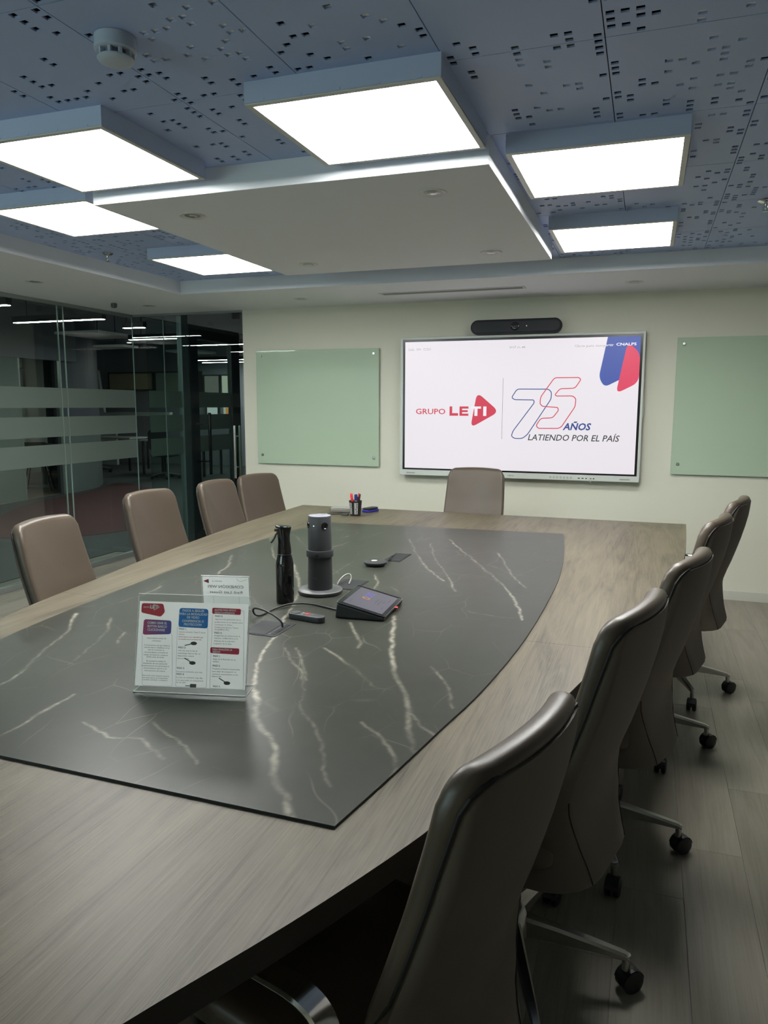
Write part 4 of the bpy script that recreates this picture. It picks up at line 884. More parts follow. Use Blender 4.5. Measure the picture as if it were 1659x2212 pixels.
def grommet(x0, x1, y0, y1, label, sd=1):
    t = thing('cable_grommet', label, 'cable outlet', ((x0+x1)/2,(y0+y1)/2,ZM), 0, 'cable outlets along the middle of the marble')
    a, c2 = (x1-x0)/2, (y1-y0)/2; dkm = pm('grommet_metal',(0.020,0.022,0.024),0.6,0.0,0.25)
    m = MB(); m.box(-a,a,-c2,c2,0.0001,0.0016); m.build('plate', dkm, t)
    m = MB(); m.box(*sorted((-sd*a*0.36,sd*a*0.9)),-c2*0.92,c2*0.92,0.0016,0.0026); m.build('lid', dkm, t, bevel=0.0004)
    m = MB(); m.box(*sorted((-sd*a*0.84,-sd*a*0.42)),-c2*0.80,c2*0.80,0.0016,0.0019); m.build('slot', M['blackp'], t)
    for k in range(14):
        m = MB(); yy = -c2*0.72+k*c2*1.44/13; m.box(*sorted((-sd*a*0.84,-sd*a*0.60)),yy-0.0012,yy+0.0012,0.0019,0.0034); m.build('bristle', M['graphite_top'], t)
    return t
grommet(-1.185,-1.062,2.012,2.160,'dark metal cable outlet beside the instruction sign, nearest of three', -1)
grommet(-1.156,-1.048,2.650,2.812,'dark metal cable outlet behind the touch controller with a white cable')
grommet(-1.130,-1.050,3.222,3.410,'dark metal cable outlet beside the microphone pod, farthest of three')
m = MB(); m.tube(smooth_path([(-1.083,2.105,0.7490),(-1.090,2.107,0.768),(-1.120,2.110,0.786),(-1.165,2.132,0.791),(-1.212,2.161,0.786),(-1.234,2.183,0.771),(-1.230,2.187,0.757),(-1.217,2.195,0.7510),(-1.213,2.238,0.7500),(-1.209,2.285,0.7510),(-1.184,2.335,0.7560),(-1.150,2.362,0.7570),(-1.123,2.380,0.7540),(-1.081,2.386,0.7500),(-1.0,2.353,0.7505),(-0.985,2.353,0.7505)], 6), 0.0035, 8)
tag(m.build('black_cable', M['blackp'], smooth=1.0), 'black cable curving from the nearest outlet to the touch controller', 'cable')
m = MB(); m.tube(smooth_path([(-1.142,2.700,0.7500),(-1.135,2.715,0.768),(-1.120,2.735,0.784),(-1.104,2.745,0.784),(-1.098,2.738,0.768),(-1.100,2.722,0.7515)], 6), 0.0030, 8)
tag(m.build('white_cable', pm('white_cable',(0.30,0.30,0.28),0.4), smooth=1.0), 'short white cable looping out of the outlet behind the camera tower', 'cable')
for k, pts in enumerate(([(-1.082,3.125,0.7535),(-1.095,3.18,0.757),(-1.100,3.235,0.756),(-1.112,3.285,0.7500)],[(-1.088,3.145,0.7535),(-1.105,3.215,0.758),(-1.115,3.29,0.754),(-1.118,3.345,0.7500)])):
    m = MB(); m.tube(smooth_path(pts, 6), 0.0022, 7); tag(m.build('microphone_cable', M['blackp'], smooth=1.0), ('thin black cable running from the microphone pod to the outlet, nearer one','thin black cable running from the microphone pod to the outlet, farther one')[k], 'cable', 'microphone cables')

# pen cup and the bits around it
ZW = 0.7402
t = thing('pen_cup', 'black pen cup with silver lettered stripes near the far table corner', 'pen cup', (-1.795,4.560,ZW), 0.2); t.scale = (1.15,1.15,1.05)
m = MB(); m.lathe([(0.004,0.001),(0.028,0.0),(0.030,0.002),(0.0375,0.092),(0.0385,0.094),(0.0365,0.094),(0.029,0.004),(0.004,0.0035)], 28); m.build('cup', M['blackp'], t, smooth=0.6)
for a0 in (-PI/2-0.75, -PI/2+0.28, PI/2-0.3):
    m = MB(); v = []; f = []
    for j in range(5):
        for k in range(5):
            z_ = 0.012+j*0.018; r_ = 0.0305+(z_-0.002)/0.09*0.0075+0.0004; a = a0+k*0.15-0.3; v.append((r_*math.cos(a), r_*math.sin(a), z_))
    for j in range(4):
        for k in range(4): f.append((j*5+k, j*5+k+1, (j+1)*5+k+1, (j+1)*5+k))
    m.add(v, f); st = m.build('silver_stripe', pm('stripe_silver',(0.42,0.43,0.43),0.35,0.3), t)
    m = MB(); rs = random.Random(int(a0*100))
    for j in range(6):
        z_ = 0.018+j*0.011; r_ = 0.0305+(z_-0.002)/0.09*0.0075+0.0009; a = a0+rs.uniform(-0.15,0.05); q = []
        for (da,dz) in ((0,0),(0.18,0),(0.18,0.007),(0,0.007)): q.append((r_*math.cos(a+da), r_*math.sin(a+da), z_+dz))
        m.quad(*q)
    m.build('lettering', M['blackp'], st)
def pen(dx, dy, tx, ty, r, top, body, capc, label, capl=0.035):
    t = thing('pen', label, 'pen', (-1.795+dx, 4.560+dy, ZW+0.006), 0, 'pens standing in the cup')
    rotm = Matrix.Rotation(ty,3,'X') @ Matrix.Rotation(tx,3,'Y')
    m = MB(); m.lathe([(r*0.4,0.0),(r*0.9,0.004),(r*0.9,top-capl)], 14); m.xform(lambda p: rotm @ p); m.build('barrel', body, t, smooth=0.7)
    m = MB(); m.lathe([(r,top-capl),(r,top-0.003),(r*0.7,top),(r*0.2,top+0.0005)], 14); m.xform(lambda p: rotm @ p); m.build('cap', capc, t, smooth=0.7)
pr, pb, pk = pm('pen_red',(0.60,0.012,0.025),0.35), pm('pen_blue',(0.02,0.035,0.16),0.35), M['blackp']
pen(-0.010,-0.004,-0.12,0.02,0.0085,0.142,pk,pr,'tall red capped marker at the left of the pen cup',0.03)
pen(-0.008,-0.014,-0.06,0.10,0.0085,0.115,pk,pr,'short red capped marker at the front of the pen cup',0.025)
pen(0.002,-0.002,0.03,0.03,0.0105,0.136,pm('pen_grey',(0.3,0.31,0.33),0.4),pb,'thick blue capped marker in the middle of the pen cup',0.04)
pen(0.008,0.008,0.08,-0.05,0.0045,0.142,pk,pr,'thin red pen at the right of the pen cup',0.025)
pen(0.012,-0.003,0.16,0.0,0.0050,0.140,pk,pk,'thin black pen leaning at the right edge of the pen cup',0.04)
pen(0.004,0.012,0.11,0.05,0.0060,0.120,pk,pm('pen_darkred',(0.14,0.01,0.02),0.4),'dark red pen half hidden in the pen cup',0.03)
t = thing('board_eraser', 'blue and black whiteboard eraser lying right of the pen cup', 'eraser', (-1.765,4.765,ZW), 1.25)
m = MB(); v, f = slab(rrect(-0.062,0.062,-0.030,0.030,0.014,5), 0.016, 0.004, 2); m.add(v, f); m.build('felt', pm('eraser_blue',(0.02,0.022,0.26),0.6), t, smooth=0.9)
m = MB(); v, f = slab(rrect(-0.058,0.058,-0.027,0.027,0.014,5), 0.014, 0.005, 3, crown=0.003); m.add([(a,b2,d+0.0155) for a,b2,d in v], f); m.build('grip', M['blackp'], t, smooth=0.9)
t = thing('grey_case', 'flat grey case lying left of the pen cup', 'case', (-1.945,4.690,ZW), 0.15)
m = MB(); v, f = slab(rrect(-0.075,0.075,-0.045,0.045,0.012,5), 0.026, 0.006, 3); m.add(v, f); m.build('lower_shell', pm('case_grey',(0.16,0.155,0.13),0.55), t, smooth=0.9)
m = MB(); v, f = slab(rrect(-0.072,0.072,-0.042,0.042,0.012,5), 0.005, 0.002, 2, arc=2); m.add([(a,b2,d+0.0262) for a,b2,d in v], f); m.build('lid', pm('case_lid',(0.26,0.26,0.25),0.4), t, smooth=0.9)
t = thing('pencil', 'thin black pencil lying on the table in front of the grey case', 'pencil', (-1.935,4.560,ZW+0.0042), 0.45)
m = MB(); m.lathe([(0.004,-0.06),(0.004,0.055)], 8, ax='x'); m.build('barrel', M['blackp'], t, smooth=0.6)
m = MB(); m.lathe([(0.004,-0.060),(0.0012,-0.072)], 8, ax='x'); m.build('tip', pm('pencil_tip',(0.55,0.50,0.42),0.6), t, smooth=0.6)
t = thing('marker_cap_box', 'tiny black box lying at the foot of the pen cup', 'box', (-1.858,4.535,ZW), 0.1)
m = MB(); m.box(-0.022,0.022,-0.012,0.012,0,0.013); m.build('body', M['graphite'], t, bevel=0.003)
m = MB(); m.box(-0.020,0.020,-0.010,0.010,0.013,0.0145); m.build('lid', M['blackp'], t)
# ================================================================== CHAIRS
def interp(tab, z):
    for (a, va), (b2, vb) in zip(tab, tab[1:]):
        if (a-z)*(b2-z) <= 0: return va+(vb-va)*(z-a)/(b2-a) if b2 != a else va
    return tab[0][1] if abs(z-tab[0][0]) < abs(z-tab[-1][0]) else tab[-1][1]
UR = [(0.385,-0.256),(0.40,-0.252),(0.43,-0.242),(0.47,-0.229),(0.52,-0.220),(0.57,-0.224),(0.62,-0.237),(0.70,-0.266),(0.80,-0.297),(0.90,-0.322),(1.00,-0.342),(1.03,-0.348)]   # rear surface
HW = [(0.385,0.214),(0.40,0.213),(0.46,0.208),(0.52,0.205),(0.60,0.208),(0.70,0.209),(0.80,0.206),(0.90,0.201),(1.00,0.194),(1.03,0.192)]
RET = [(0.385,0.260),(0.44,0.215),(0.48,0.165),(0.53,0.100),(0.58,0.058),(0.64,0.028),(0.90,0.025),(0.96,0.018),(1.00,0.007),(1.03,0.006)]
RC = [(0.385,0.135),(0.43,0.120),(0.48,0.088),(0.53,0.056),(0.58,0.034),(0.64,0.022),(1.03,0.020)]
def curve(v): return 0.030*(v/0.2)**2
def make_chair():
    t = thing('conference_chair', '', 'chair', (0,0,0), 0, 'taupe leather chairs around the conference table')
    # leather back cushion with rolled rim
    out = []
    for k in range(6): a = -PI/2+PI/2*k/5; w0 = interp(HW,0.5)+0.004; out.append((w0-0.04+0.04*math.cos(a), 0.50+0.04*math.sin(a)))
    for k in range(1,16): z = 0.50+k*0.468/15; out.append((interp(HW,z)+0.004, z))
    r = 0.052; wt = interp(HW,1.02)+0.004
    for k in range(1,8):
        a = PI/2*k/8; out.append((wt-r+r*math.cos(a), 0.968+r*math.sin(a)))
    half = list(out)
    for k in range(-4,5): out.append((-(k/4.0)*(wt-r)*0.96, 1.020+0.005*(1-(k/4.0)**2)))
    out += [(-x,z) for x,z in half][::-1]
    for k in range(1,8): out.append((-(w0-0.04)+(2*w0-0.08)*k/8, 0.46))
    v, f = slab(out, 0.050, 0.021, 10, crown=0.010, arc=5)
    m = MB(); m.add([(interp(UR,z)+0.013+d+curve(x), x, z) for x,z,d in v], f)
    m.build('back_cushion', M['leather'], t, smooth=3.2)
    # rear shell that widens into a skirt below the seat
    zs = [0.385,0.40,0.42,0.44,0.47,0.50,0.53,0.56,0.60,0.65,0.70,0.76,0.82,0.88,0.93,0.965,0.985,0.996,1.001]
    def section(z, off=0.0):
        w = interp(HW,z)-0.001-off; ur = interp(UR,z)+off+(0.008*((z-0.90)/0.10)**2 if z > 0.90 else 0); ret = interp(RET,z); rc = min(interp(RC,z)-off*0.6, ret)
        if z > 0.96: w -= 0.050*(1-math.sqrt(max(0,1-((z-0.96)/0.0415)**2)))
        pts = []
        n = 5
        for k in range(n): pts.append((ur+ret-(ret-rc)*k/n, -w))
        for k in range(6): a = PI/2*k/5; pts.append((ur+rc-rc*math.sin(a), -w+rc-rc*math.cos(a)))
        for k in range(1,8): pts.append((ur, (-w+rc)+(2*w-2*rc)*k/8))
        for k in range(6): a = PI/2*k/5; pts.append((ur+rc-rc*math.cos(a), w-rc+rc*math.sin(a)))
        for k in range(1,n+1): pts.append((ur+rc+(ret-rc)*k/n, w))
        fade = min(1, max(0, (z-0.50)/0.12))
        return [(u+curve(vv)*fade, vv, z) for u,vv in pts]
    secs = [section(z) for z in zs]; ins = [section(z, 0.006) for z in zs]; n = len(secs[0]); m = MB()
    v = [p for s in secs for p in s]+[p for s in ins for p in s]; o2 = n*len(zs); f = []
    for j in range(len(zs)-1):
        for k in range(n-1):
            f.append((j*n+k, j*n+k+1, (j+1)*n+k+1, (j+1)*n+k)); f.append((o2+j*n+k, o2+(j+1)*n+k, o2+(j+1)*n+k+1, o2+j*n+k+1))
        f.append((j*n, (j+1)*n, o2+(j+1)*n, o2+j*n)); f.append((j*n+n-1, o2+j*n+n-1, o2+(j+1)*n+n-1, (j+1)*n+n-1))
    for j, fl in ((0,0),(len(zs)-1,1)):
        for k in range(n-1): f.append((j*n+k, o2+j*n+k, o2+j*n+k+1, j*n+k+1))
    m.add(v, f); m.build('back_shell', M['shell'], t, smooth=1.2)
    # seams: around the cushion and down the skirt corners
    m = MB(); path = [section(z)[-1] for z in zs if z > 0.57]
    full = path+[(u,-vv,z) for u,vv,z in path[::-1]]
    m.tube([(u-0.002,vv*1.010,z+0.001) for u,vv,z in full], 0.0038, 6); m.build('piping', M['piping'], t)
    for s in (-1,1):
        m = MB(); m.tube([section(z, -0.0004)[9 if s < 0 else -10] for z in (0.386,0.40,0.42,0.44,0.46,0.48,0.51,0.54,0.57,0.60)], 0.0015, 6); m.build('seam', M['piping'], t)
    # seat
    v, f = slab(rrect(-0.185,0.265,-0.232,0.232,0.06,6), 0.070, 0.026, 6, crown=0.008); m = MB(); m.add([(a,b2,d+0.432) for a,b2,d in v], f); m.build('seat', M['leather'], t, smooth=3.2)
    m = MB(); m.box(-0.12,0.14,-0.10,0.10,0.385,0.433); m.build('mechanism', M['blackp'], t, bevel=0.01)
    m = MB(); m.box(-0.02,0.025,-0.20,-0.10,0.392,0.402); m.box(-0.03,0.035,-0.235,-0.20,0.388,0.404); m.build('lever', M['blackp'], t, bevel=0.003)
    # polished loop arms
    for s in (-1,1):
        P = smooth_path([(-0.060,0,0.418),(-0.110,0,0.440),(-0.136,0,0.500),(-0.138,0,0.580),(-0.122,0,0.638),(-0.080,0,0.662),(0.0,0,0.664),(0.13,0,0.664),(0.180,0,0.650),(0.205,0,0.605),(0.205,0,0.510),(0.180,0,0.445),(0.120,0,0.418)], 5)
        m = MB(); m.strip([p+Vector((0,s*0.272,0)) for p in P], 0.046, 0.009); m.build('armrest', M['chrome'], t, smooth=0.6)
        m = MB(); m.box(0.00,0.06,min(s*0.08,s*0.285),max(s*0.08,s*0.285),0.412,0.424); m.build('arm_bracket', M['blackp'], t)
    # five-star base
    m = MB(); m.lathe([(0.027,0.30),(0.027,0.17),(0.019,0.17)][::-1], 20); m.lathe([(0.0185,0.17),(0.0185,0.39)], 16); m.build('gas_column', M['blackp'], t, smooth=0.7)
    m = MB(); m.lathe([(0.030,0.095),(0.048,0.105),(0.050,0.140),(0.040,0.168),(0.028,0.176)], 24); m.build('hub', M['alu'], t, smooth=0.8)
    for k in range(5):
        a = PI+2*PI*k/5+0.31
        rot = Matrix.Rotation(a,3,'Z'); m = MB(); v = []; f = []
        for (rr, zt, zb, hw_) in ((0.035,0.160,0.108,0.020),(0.12,0.144,0.104,0.0165),(0.22,0.122,0.096,0.0135),(0.288,0.106,0.088,0.0115),(0.300,0.098,0.086,0.0105)):
            v += [(rr,-hw_*0.62,zt),(rr,hw_*0.62,zt),(rr,hw_,zt-0.007),(rr,hw_*0.8,zb),(rr,-hw_*0.8,zb),(rr,-hw_,zt-0.007)]
        for j in range(4):
            for q in range(6): f.append((j*6+q, j*6+(q+1)%6, (j+1)*6+(q+1)%6, (j+1)*6+q))
        f += [(0,1,2,3,4,5), (29,28,27,26,25,24)]; m.add(v, f)
        m.lathe([(0.0095,0.058),(0.0105,0.090),(0.0105,0.100)], 14, (0.292,0,0)); m.xform(lambda p: rot @ p); lg = m.build('leg', M['alu'], t, smooth=0.7)
        m = MB()
        for s in (-1,1):
            m.lathe([(0.006,0.0),(0.024,0.0),(0.0295,0.003),(0.0295,0.015),(0.025,0.0185),(0.006,0.0195)], 24, (0,0,0), ax='y'); nn = 6*24
            m.v[-nn:] = [(p[0], s*(p[1]+0.0035), p[2]+0.0296) for p in m.v[-nn:]]
        m.box(-0.016,0.016,-0.0034,0.0034,0.022,0.052)
        hood = []
        for q in range(9): aa = PI*(0.05+0.90*q/8); hood.append((0.0325*math.cos(aa), 0.0296+0.0325*math.sin(aa)))
        for (qa, qb) in zip(hood, hood[1:]): m.add([(qa[0],-0.0185,qa[1]),(qb[0],-0.0185,qb[1]),(qb[0],0.0185,qb[1]),(qa[0],0.0185,qa[1])], [(0,1,2,3)])
        m.lathe([(0.0085,0.050),(0.0085,0.062)], 12); sw = Matrix.Rotation(a+0.9*math.sin(k*2.3+0.8),3,'Z'); off = rot @ Vector((0.292,0,0)); m.xform(lambda p: sw @ (p+Vector((0.012,0,0)))+off); m.build('caster', M['rubber'], lg, smooth=0.8)
    return t
UPPER = {'back_cushion','back_shell','piping','seam','seat','mechanism','lever','armrest','arm_bracket'}
CH = [  # x, y, facing (deg), height offset, label
 (-0.430, 1.150, 164.5, -0.030, 'taupe leather conference chair nearest the camera, cut by the bottom edge'),
 (-0.276, 1.790, 165.5, 0.010, 'taupe leather conference chair second from the camera along the right table side'),
 (-0.130, 2.470, 164.5, 0.000, 'taupe leather conference chair third from the camera along the right table side'),
 (0.012, 3.330, 165.5, 0.000, 'taupe leather conference chair fourth from the camera along the right table side'),
 ( 0.160, 4.040, 166.0, 0.000, 'taupe leather conference chair farthest along the right side, standing out tallest against the wall'),
 (-2.100, 2.510, 9.0, -0.035, 'taupe leather conference chair nearest on the left side, at the left picture edge'),
 (-2.335, 3.475, -3.0, -0.035, 'taupe leather conference chair second on the left side, before the glass wall'),
 (-2.290, 4.110, 0.0, -0.035, 'taupe leather conference chair third on the left side, before the glass door'),
 (-2.490, 4.910, -17.0, -0.075, 'taupe leather conference chair turned inward at the far left table corner'),
 (-1.135, 4.955, -90.0, 0.000, 'taupe leather conference chair at the table head under the wall display'),
]
proto = make_chair()
for i, (x_, y_, a_, dz, lab) in enumerate(CH):
    o = proto if i == 0 else copy_tree(proto)
    o.location = (x_, y_, 0); o.rotation_euler = (0,0,math.radians(a_)); o['label'] = lab
CHAIRS = [o for o in C.objects if o.name.startswith('conference_chair')]
for o in CHAIRS:
    dz = [c_[3] for c_ in CH if c_[4] == o['label']][0]
    for ch in o.children:
        if ch.name.split('.')[0] in UPPER: ch.location.z = dz

# ================================================================== OFFICE BEYOND THE GLASS
b = MB(); b.box(-16.5, XL-0.3, -1.8, 17.0, -0.06, 0.0); b.box(XL-0.3, -3.38, YB+0.0, 17.0, -0.06, 0.0)
carpet = pm('office_carpet', (0.058,0.066,0.068), 0.95, bump=(300,0.6,0.003), var=(40,0.25))
struct(b.build('floor_office', carpet), 'dark grey office carpet outside the glass wall')
m = MB(); pts = [(-6.0,6.6),(-5.7,7.6),(-6.4,9.2),(-7.6,10.6),(-8.8,11.4),(-9.4,11.6),(-8.9,10.2),(-8.6,8.6),(-7.6,7.0),(-6.8,6.3)]
m.prism([(p.x,p.y) for p in smooth_path([(x_,y_,0) for x_,y_ in pts], 5, True)], 0.0, 0.003); struct(m.build('floor_carpet_inset', pm('burgundy_carpet',(0.075,0.030,0.032),0.95,bump=(300,0.6,0.003))), 'burgundy carpet field in the office passage')
m = MB(); pts = [(-8.9,7.0),(-8.95,8.5),(-9.05,9.4),(-9.15,10.2),(-9.6,11.2),(-10.6,12.4),(-12.5,13.0),(-12.5,7.0)]
m.prism(pts[::-1], 0.0, 0.004); struct(m.build('floor_meeting_nook', woodmat('nook_floor',(0.30,0.25,0.19),(0.16,0.13,0.10),0.3)), 'wood floor of the glass meeting nook across the passage')
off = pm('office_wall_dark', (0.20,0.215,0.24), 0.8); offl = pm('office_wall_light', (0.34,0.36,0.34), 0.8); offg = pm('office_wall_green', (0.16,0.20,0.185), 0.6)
b = MB(); b.box(-16.5, XL-0.02, -1.8, 17.0, 2.98, 3.1); b.box(-6.28, -3.38, YB+0.12, 17.0, 2.60, 2.70); b.box(-6.28, XL-0.025, -1.8, YB+0.12, 2.60, 2.70)
struct(b.build('ceiling_office', pm('office_ceiling',(0.36,0.38,0.43),0.85)))
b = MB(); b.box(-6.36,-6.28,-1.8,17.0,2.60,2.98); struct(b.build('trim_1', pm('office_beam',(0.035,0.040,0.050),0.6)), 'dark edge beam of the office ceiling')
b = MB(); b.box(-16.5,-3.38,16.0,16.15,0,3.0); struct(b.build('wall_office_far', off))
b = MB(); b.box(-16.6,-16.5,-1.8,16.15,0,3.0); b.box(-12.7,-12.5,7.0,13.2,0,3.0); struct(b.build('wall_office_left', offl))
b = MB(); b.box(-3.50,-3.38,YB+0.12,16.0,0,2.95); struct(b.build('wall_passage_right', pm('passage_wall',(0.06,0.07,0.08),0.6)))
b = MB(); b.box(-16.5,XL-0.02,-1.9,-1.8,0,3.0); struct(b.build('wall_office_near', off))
# nook front: green glazed wall, opening, dark curved wall
b = MB(); b.box(-9.08,-8.98,-1.8,8.98,0,2.6); struct(b.build('wall_nook', offg))
b = MB(); b.box(-9.1,-8.96,-1.8,10.2,2.16,2.98); struct(b.build('wall_nook_header', off))
b = MB(); cpts = smooth_path([(-9.05,9.85,0),(-9.08,10.3,0),(-9.3,11.0,0),(-9.9,11.8,0),(-10.8,12.5,0)], 6); q = [(p.x,p.y) for p in cpts]
b.prism(q+[(x_-0.16,y_+0.05) for x_,y_ in q[::-1]], 0, 2.98); struct(b.build('wall_curved', pm('curved_wall',(0.085,0.092,0.12),0.5)), 'dark curved wall at the end of the meeting nook')
q2 = [(x_+0.012,y_-0.012) for x_,y_ in q]; b = MB(); b.prism(q2+[(x_-0.02,y_+0.02) for x_,y_ in q2[::-1]], 0, 0.95); struct(b.build('wall_curved_dado', pm('curved_dado',(0.17,0.20,0.20),0.5)))
for yy in (8.98, 9.80):
    m = MB(); m.box(-9.06,-9.0,yy,yy+0.05,0,2.16); struct(m.build('trim_2', pm('nook_post',(0.30,0.33,0.32),0.3,0.5)))
def pendant(x0, x1, y, z, label):
    t = thing('linear_pendant', label, 'pendant light', ((x0+x1)/2, y, z), 0, 'linear pendant lights in the office outside')
    h = (x1-x0)/2
    m = MB(); m.box(-h,h,-0.035,0.035,0.004,0.075); m.build('housing', M['blackp'], t)
    m = MB(); m.box(-h+0.01,h-0.01,-0.028,0.028,0.0,0.006); m.build('diffuser', PEND, t)
    for s in (-0.7,0.7):
        m = MB(); m.tube([(s*h,0,0.075),(s*h,0,2.97-z if x0 < -6.3 else 2.60-z)], 0.004, 6); m.build('cable', M['blackp'], t)
PEND = emit('pendant_diffuser', (1.0,1.0,0.96), PENDANT*3.0)
pendant(-7.17,-5.87,7.16,2.42,'long linear pendant light seen through the left glass pane')
pendant(-7.25,-5.94,5.88,2.42,'linear pendant light whose end shows at the left picture edge')
pendant(-6.33,-6.01,8.08,2.42,'linear pendant light at the glass corner joint')
pendant(-7.37,-5.98,9.53,2.42,'linear pendant light seen across the narrow corner pane')
pendant(-7.19,-5.90,10.73,2.42,'linear pendant light seen through the glass door')
pendant(-7.27,-5.98,12.24,2.42,'low linear pendant light beside the glass door edge')
pendant(-9.4,-8.1,14.3,2.42,'farthest linear pendant light in the office, nearer of the last pair')
pendant(-9.7,-8.4,15.1,2.42,'farthest linear pendant light in the office, last of all')
for k, yy in enumerate((4.5,3.0,1.5,0.0)):
    pendant(-7.25,-5.94,yy,2.42,'linear pendant light mirrored in the left glass board, %s of the four lines' % ('lowest','second lowest','second highest','highest')[3-k])
def ceiling_cloud(pts, z, label):
    t = thing('ceiling_cloud', label, 'ceiling panel', (pts[0][0], pts[0][1], z), 0, 'white suspended acoustic panels in the office')
    q = [(x_-pts[0][0], y_-pts[0][1]) for x_, y_ in pts]
    m = MB(); m.prism(q, 0.0, 0.04); m.build('panel', M['cloud'], t, bevel=0.004)
    cxx, cyy = sum(p[0] for p in q)/4, sum(p[1] for p in q)/4
    m = MB(); m.tube([(cxx,cyy,0.04),(cxx,cyy,2.97-z)], 0.006, 6); m.build('hanger', M['blackp'], t)
M['cloud'] = pm('cloud_white', (0.70,0.72,0.70), 0.7)
for (xa,xb,ya,yb,zz,lab) in ((-8.4,-7.6,9.13,10.05,2.50,'white suspended ceiling panel beyond the left glass pane, largest of four'),(-8.55,-7.95,10.12,10.5,2.38,'white suspended ceiling panel beyond the left glass pane, lowest of four'),(-8.05,-7.42,10.62,11.25,2.50,'white suspended ceiling panel beyond the narrow corner pane'),(-9.06,-8.40,12.8,13.6,2.50,'white suspended ceiling panel beyond the glass door')):
    ceiling_cloud([(xa,ya),(xb,ya),(xb,yb),(xa,yb)], zz, lab)
def office_spot(x_, y_, label):
    t = thing('office_spot', label, 'downlight', (x_, y_, 2.97 if x_ < -6.3 else 2.59), 0, 'small round spots in the office ceiling')
    m = MB(); m.lathe([(0.065,0.0),(0.065,-0.008),(0.055,-0.010)], 24); m.build('ring', M['trimwhite'], t)
    m = MB(); m.lathe([(0.055,-0.0095),(0.050,-0.014),(0.01,-0.015)], 20); m.build('lens', emit('spot_lens',(1,0.98,0.92),6.0), t)
office_spot(-10.6,11.6,'lit round office spot above the meeting nook'); office_spot(-13.4,15.4,'lit round office spot above the white slanted partition'); office_spot(-12.0,15.5,'lit round office spot near the far office wall')
# nook furniture
t = thing('nook_table', 'round white table in the meeting nook beyond the glass', 'table', (-10.3,10.75,0))
m = MB(); m.lathe([(0.30,0.722),(0.50,0.726),(0.50,0.745),(0.10,0.747)], 36); m.build('table_top', pm('nook_white',(0.62,0.62,0.58),0.4), t, smooth=0.6)
m = MB(); m.lathe([(0.045,0.02),(0.045,0.72)], 20); m.build('stem', M['trimwhite'], t, smooth=0.6)
m = MB(); m.lathe([(0.10,0.0),(0.28,0.004),(0.28,0.012),(0.06,0.03)], 32); m.build('foot', M['trimwhite'], t, smooth=0.6)
def shell_chair(x_, y_, rz, label):
    t = thing('shell_chair', label, 'chair', (x_, y_, 0), rz, 'black shell chairs in the meeting nook')
    v, f = slab(rrect(-0.22,0.22,-0.22,0.22,0.1,5), 0.03, 0.012, 4, arc=3); m = MB(); m.add([(a,b2,d+0.44) for a,b2,d in v], f); m.build('seat', M['blackp'], t, smooth=1.0)
    v, f = slab(rrect(-0.23,0.23,0.50,0.84,0.09,5), 0.025, 0.011, 4, arc=3); m = MB(); m.add([(-0.22-0.25*(z-0.5)+d+0.8*x2*x2, x2, z) for x2,z,d in v], f); m.build('backrest', M['blackp'], t, smooth=1.0)
    m = MB(); m.tube([(-0.16,0,0.45),(-0.22,0,0.50),(-0.24,0,0.60)], 0.02, 8); m.build('back_stem', M['blackp'], t)
    for sx in (-1,1):
        for s2 in (-1,1):
            m = MB(); m.tube([(sx*0.13,s2*0.13,0.44),(sx*0.22,s2*0.22,0.0)], [0.012,0.008], 8); m.build('leg', M['blackp'], t)
shell_chair(-9.85,10.15,PI*0.7,'black shell chair on the near side of the nook table'); shell_chair(-10.55,11.55,PI*1.45,'black shell chair on the far side of the nook table')
t = thing('nook_screen', 'dark wall screen in the meeting nook beyond the glass', 'display', (-12.49,12.0,1.95))
m = MB(); m.box(0,0.05,-0.55,0.62,-0.15,0.28); m.build('panel', M['tvblack'], t, bevel=0.004)
m = MB(); m.box(0.0,0.06,-0.57,0.64,-0.17,-0.15); m.build('lower_edge', M['graphite'], t)
# far end of the office
def panel(name, label, cat, x0, x1, z0, z1, mat, y=15.945, th=0.05, frame=None):
    t = thing(name, label, cat, ((x0+x1)/2, y, (z0+z1)/2)); w, h = (x1-x0)/2, (z1-z0)/2
    m = MB(); m.box(-w,w,0,th,-h,h); m.build('panel', mat, t)
    fm = frame or M['graphite']
    m = MB()
    for (p,q_,r_,s) in ((-w-0.03,w+0.03,-h-0.03,-h),(-w-0.03,w+0.03,h,h+0.03),(-w-0.03,-w,-h,h),(w,w+0.03,-h,h)): m.box(p,q_,-0.02,th,r_,s)
    m.build('frame', fm, t)
panel('pin_board','beige board on the far office wall behind the white partition','board',-13.0,-11.7,1.85,2.25,pm('beige_board',(0.42,0.38,0.24),0.7))
panel('grey_board','grey green board on the far office wall beside the beige one','board',-11.6,-10.9,1.80,2.25,pm('grey_board',(0.30,0.34,0.28),0.7))
panel('dark_board','dark board on the far office wall left of the passage post','board',-10.85,-10.32,1.80,2.25,pm('dark_board',(0.035,0.03,0.035),0.6))
panel('blind_window','far office window with grey blind seen through the dark framed door','window',-10.2,-9.8,1.72,2.16,emit('blind_grey_glow',(0.14,0.13,0.12),1.0))  # light through the blind put in as panel emission
panel('day_window','far office window with bright daylight seen through the dark framed door','window',-9.72,-9.42,1.70,2.16,emit('blind_daylight_glow',(0.50,0.47,0.38),1.0))  # daylight imitated by emission of the panel itself
panel('white_notice','white notice on the far office wall above the dark pull bar','notice',-10.15,-9.85,1.18,1.42,emit('notice_white_glow',(0.55,0.55,0.56),1.0))  # notice brightened by its own emission, no lamp behind it
t = thing('orange_notice','white notice with orange patch on the far office wall','notice',(-9.58,15.968,1.30))
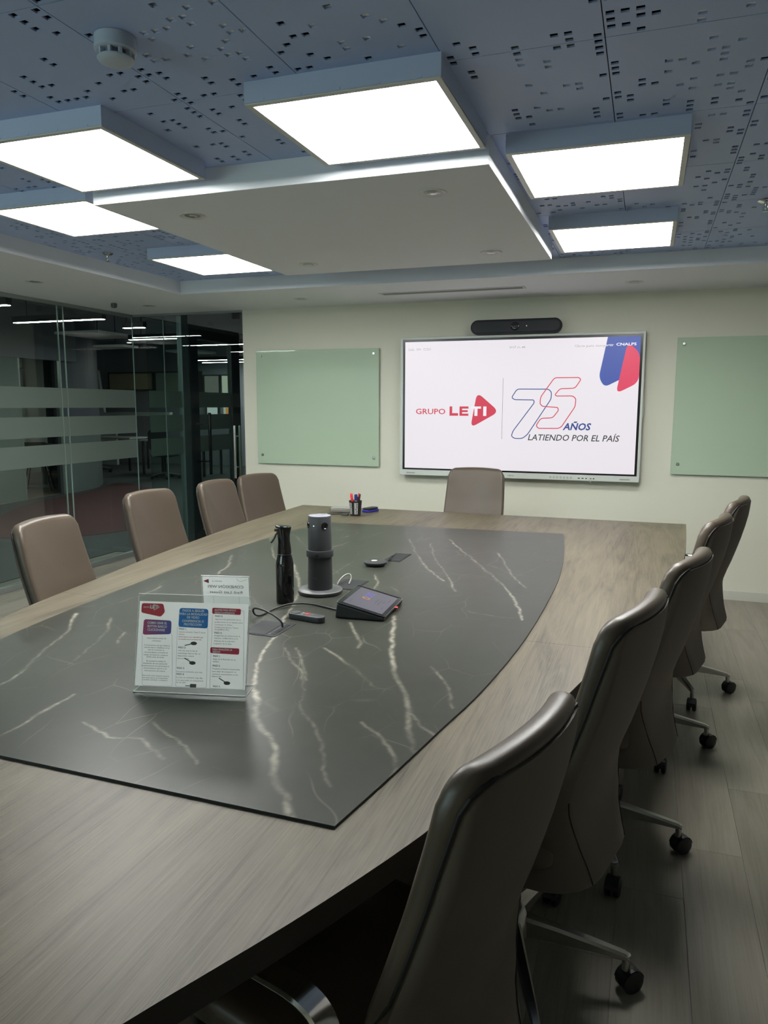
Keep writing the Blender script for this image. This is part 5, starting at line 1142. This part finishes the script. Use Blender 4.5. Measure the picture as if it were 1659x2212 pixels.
m = MB(); m.box(-0.13,0.13,0,0.03,-0.12,0.12); m.build('sheet', emit('notice_white_glow2',(0.55,0.53,0.50),1.0), t)  # sheet and patch glow by emission though neither is a lamp
m = MB(); m.box(-0.07,0.03,-0.004,0.0,-0.12,0.10); m.build('orange_patch', emit('notice_orange_glow',(0.70,0.25,0.06),1.0), t)
t = thing('slanted_partition','white slanted partition at the back of the office','partition',(-12.9,15.2,0))
m = MB(); m.add([(-0.10,0,0.0),(0.62,0,0.0),(0.62,0,1.28),(0.30,0,1.28),(0.16,0,2.30),(-0.12,0,2.34)]+[(-0.10,0.08,0.0),(0.62,0.08,0.0),(0.62,0.08,1.28),(0.30,0.08,1.28),(0.16,0.08,2.30),(-0.12,0.08,2.34)], [(0,1,2,3,4,5),(11,10,9,8,7,6)]+[(k,6+k,6+(k+1)%6,(k+1)%6) for k in range(6)]); m.build('face', pm('partition_white',(0.55,0.60,0.57),0.6), t)
m = MB(); m.box(0.62,2.2,-0.02,0.10,1.20,1.29); m.build('ledge', pm('partition_ledge',(0.50,0.55,0.52),0.6), t)
m = MB(); m.box(-0.34,-0.12,-0.02,0.10,0,2.9); m.build('brown_post', pm('brown_post',(0.15,0.125,0.125),0.7), t)
def desk(x_, y_, label):
    t = thing('office_desk', label, 'desk', (x_, y_, 0), 0, 'desks at the far end of the office')
    m = MB(); m.box(-0.8,0.8,-0.38,0.38,0.71,0.74); m.build('desk_top', pm('desk_top',(0.40,0.42,0.40),0.4), t)
    for sx in (-1,1):
        for s2 in (-1,1):
            m = MB(); m.box(sx*0.74-0.02,sx*0.74+0.02,s2*0.33-0.02,s2*0.33+0.02,0,0.71); m.build('leg', M['blackp'], t)
desk(-11.6,14.2,'office desk left of the passage post, seen below the frosted bands'); desk(-9.3,13.6,'office desk seen through the dark framed door')
def task_chair(x_, y_, rz, label):
    t = thing('task_chair', label, 'chair', (x_, y_, 0), rz, 'dark task chairs at the office desks')
    v, f = slab(rrect(-0.22,0.22,-0.23,0.23,0.08,5), 0.06, 0.02, 4, arc=3); m = MB(); m.add([(a,b2,d+0.44) for a,b2,d in v], f); m.build('seat', M['blackp'], t, smooth=1.0)
    v, f = slab(rrect(-0.21,0.21,0.58,0.98,0.08,5), 0.04, 0.015, 4, arc=3); m = MB(); m.add([(-0.27+d,a,z) for a,z,d in v], f); m.build('backrest', M['blackp'], t, smooth=1.0)
    m = MB(); m.tube([(-0.15,0,0.46),(-0.28,0,0.50),(-0.29,0,0.70)], 0.02, 8); m.build('back_stem', M['blackp'], t)
    m = MB(); m.lathe([(0.025,0.10),(0.025,0.45)], 12); m.build('column', M['blackp'], t)
    for k in range(5):
        a = 2*PI*k/5; m = MB(); m.tube([(0,0,0.12),(0.28*math.cos(a),0.28*math.sin(a),0.07)], [0.02,0.012], 8); lg = m.build('leg', M['graphite_top'], t)
        m = MB(); m.lathe([(0.01,-0.02),(0.03,-0.02),(0.03,0.02),(0.01,0.02)], 14, (0.28*math.cos(a),0.28*math.sin(a),0.0305), ax='y'); m.build('caster', M['rubber'], lg)
task_chair(-11.3,13.4,1.3,'dark task chair before the left office desk'); task_chair(-9.1,12.7,1.7,'dark task chair before the right office desk')
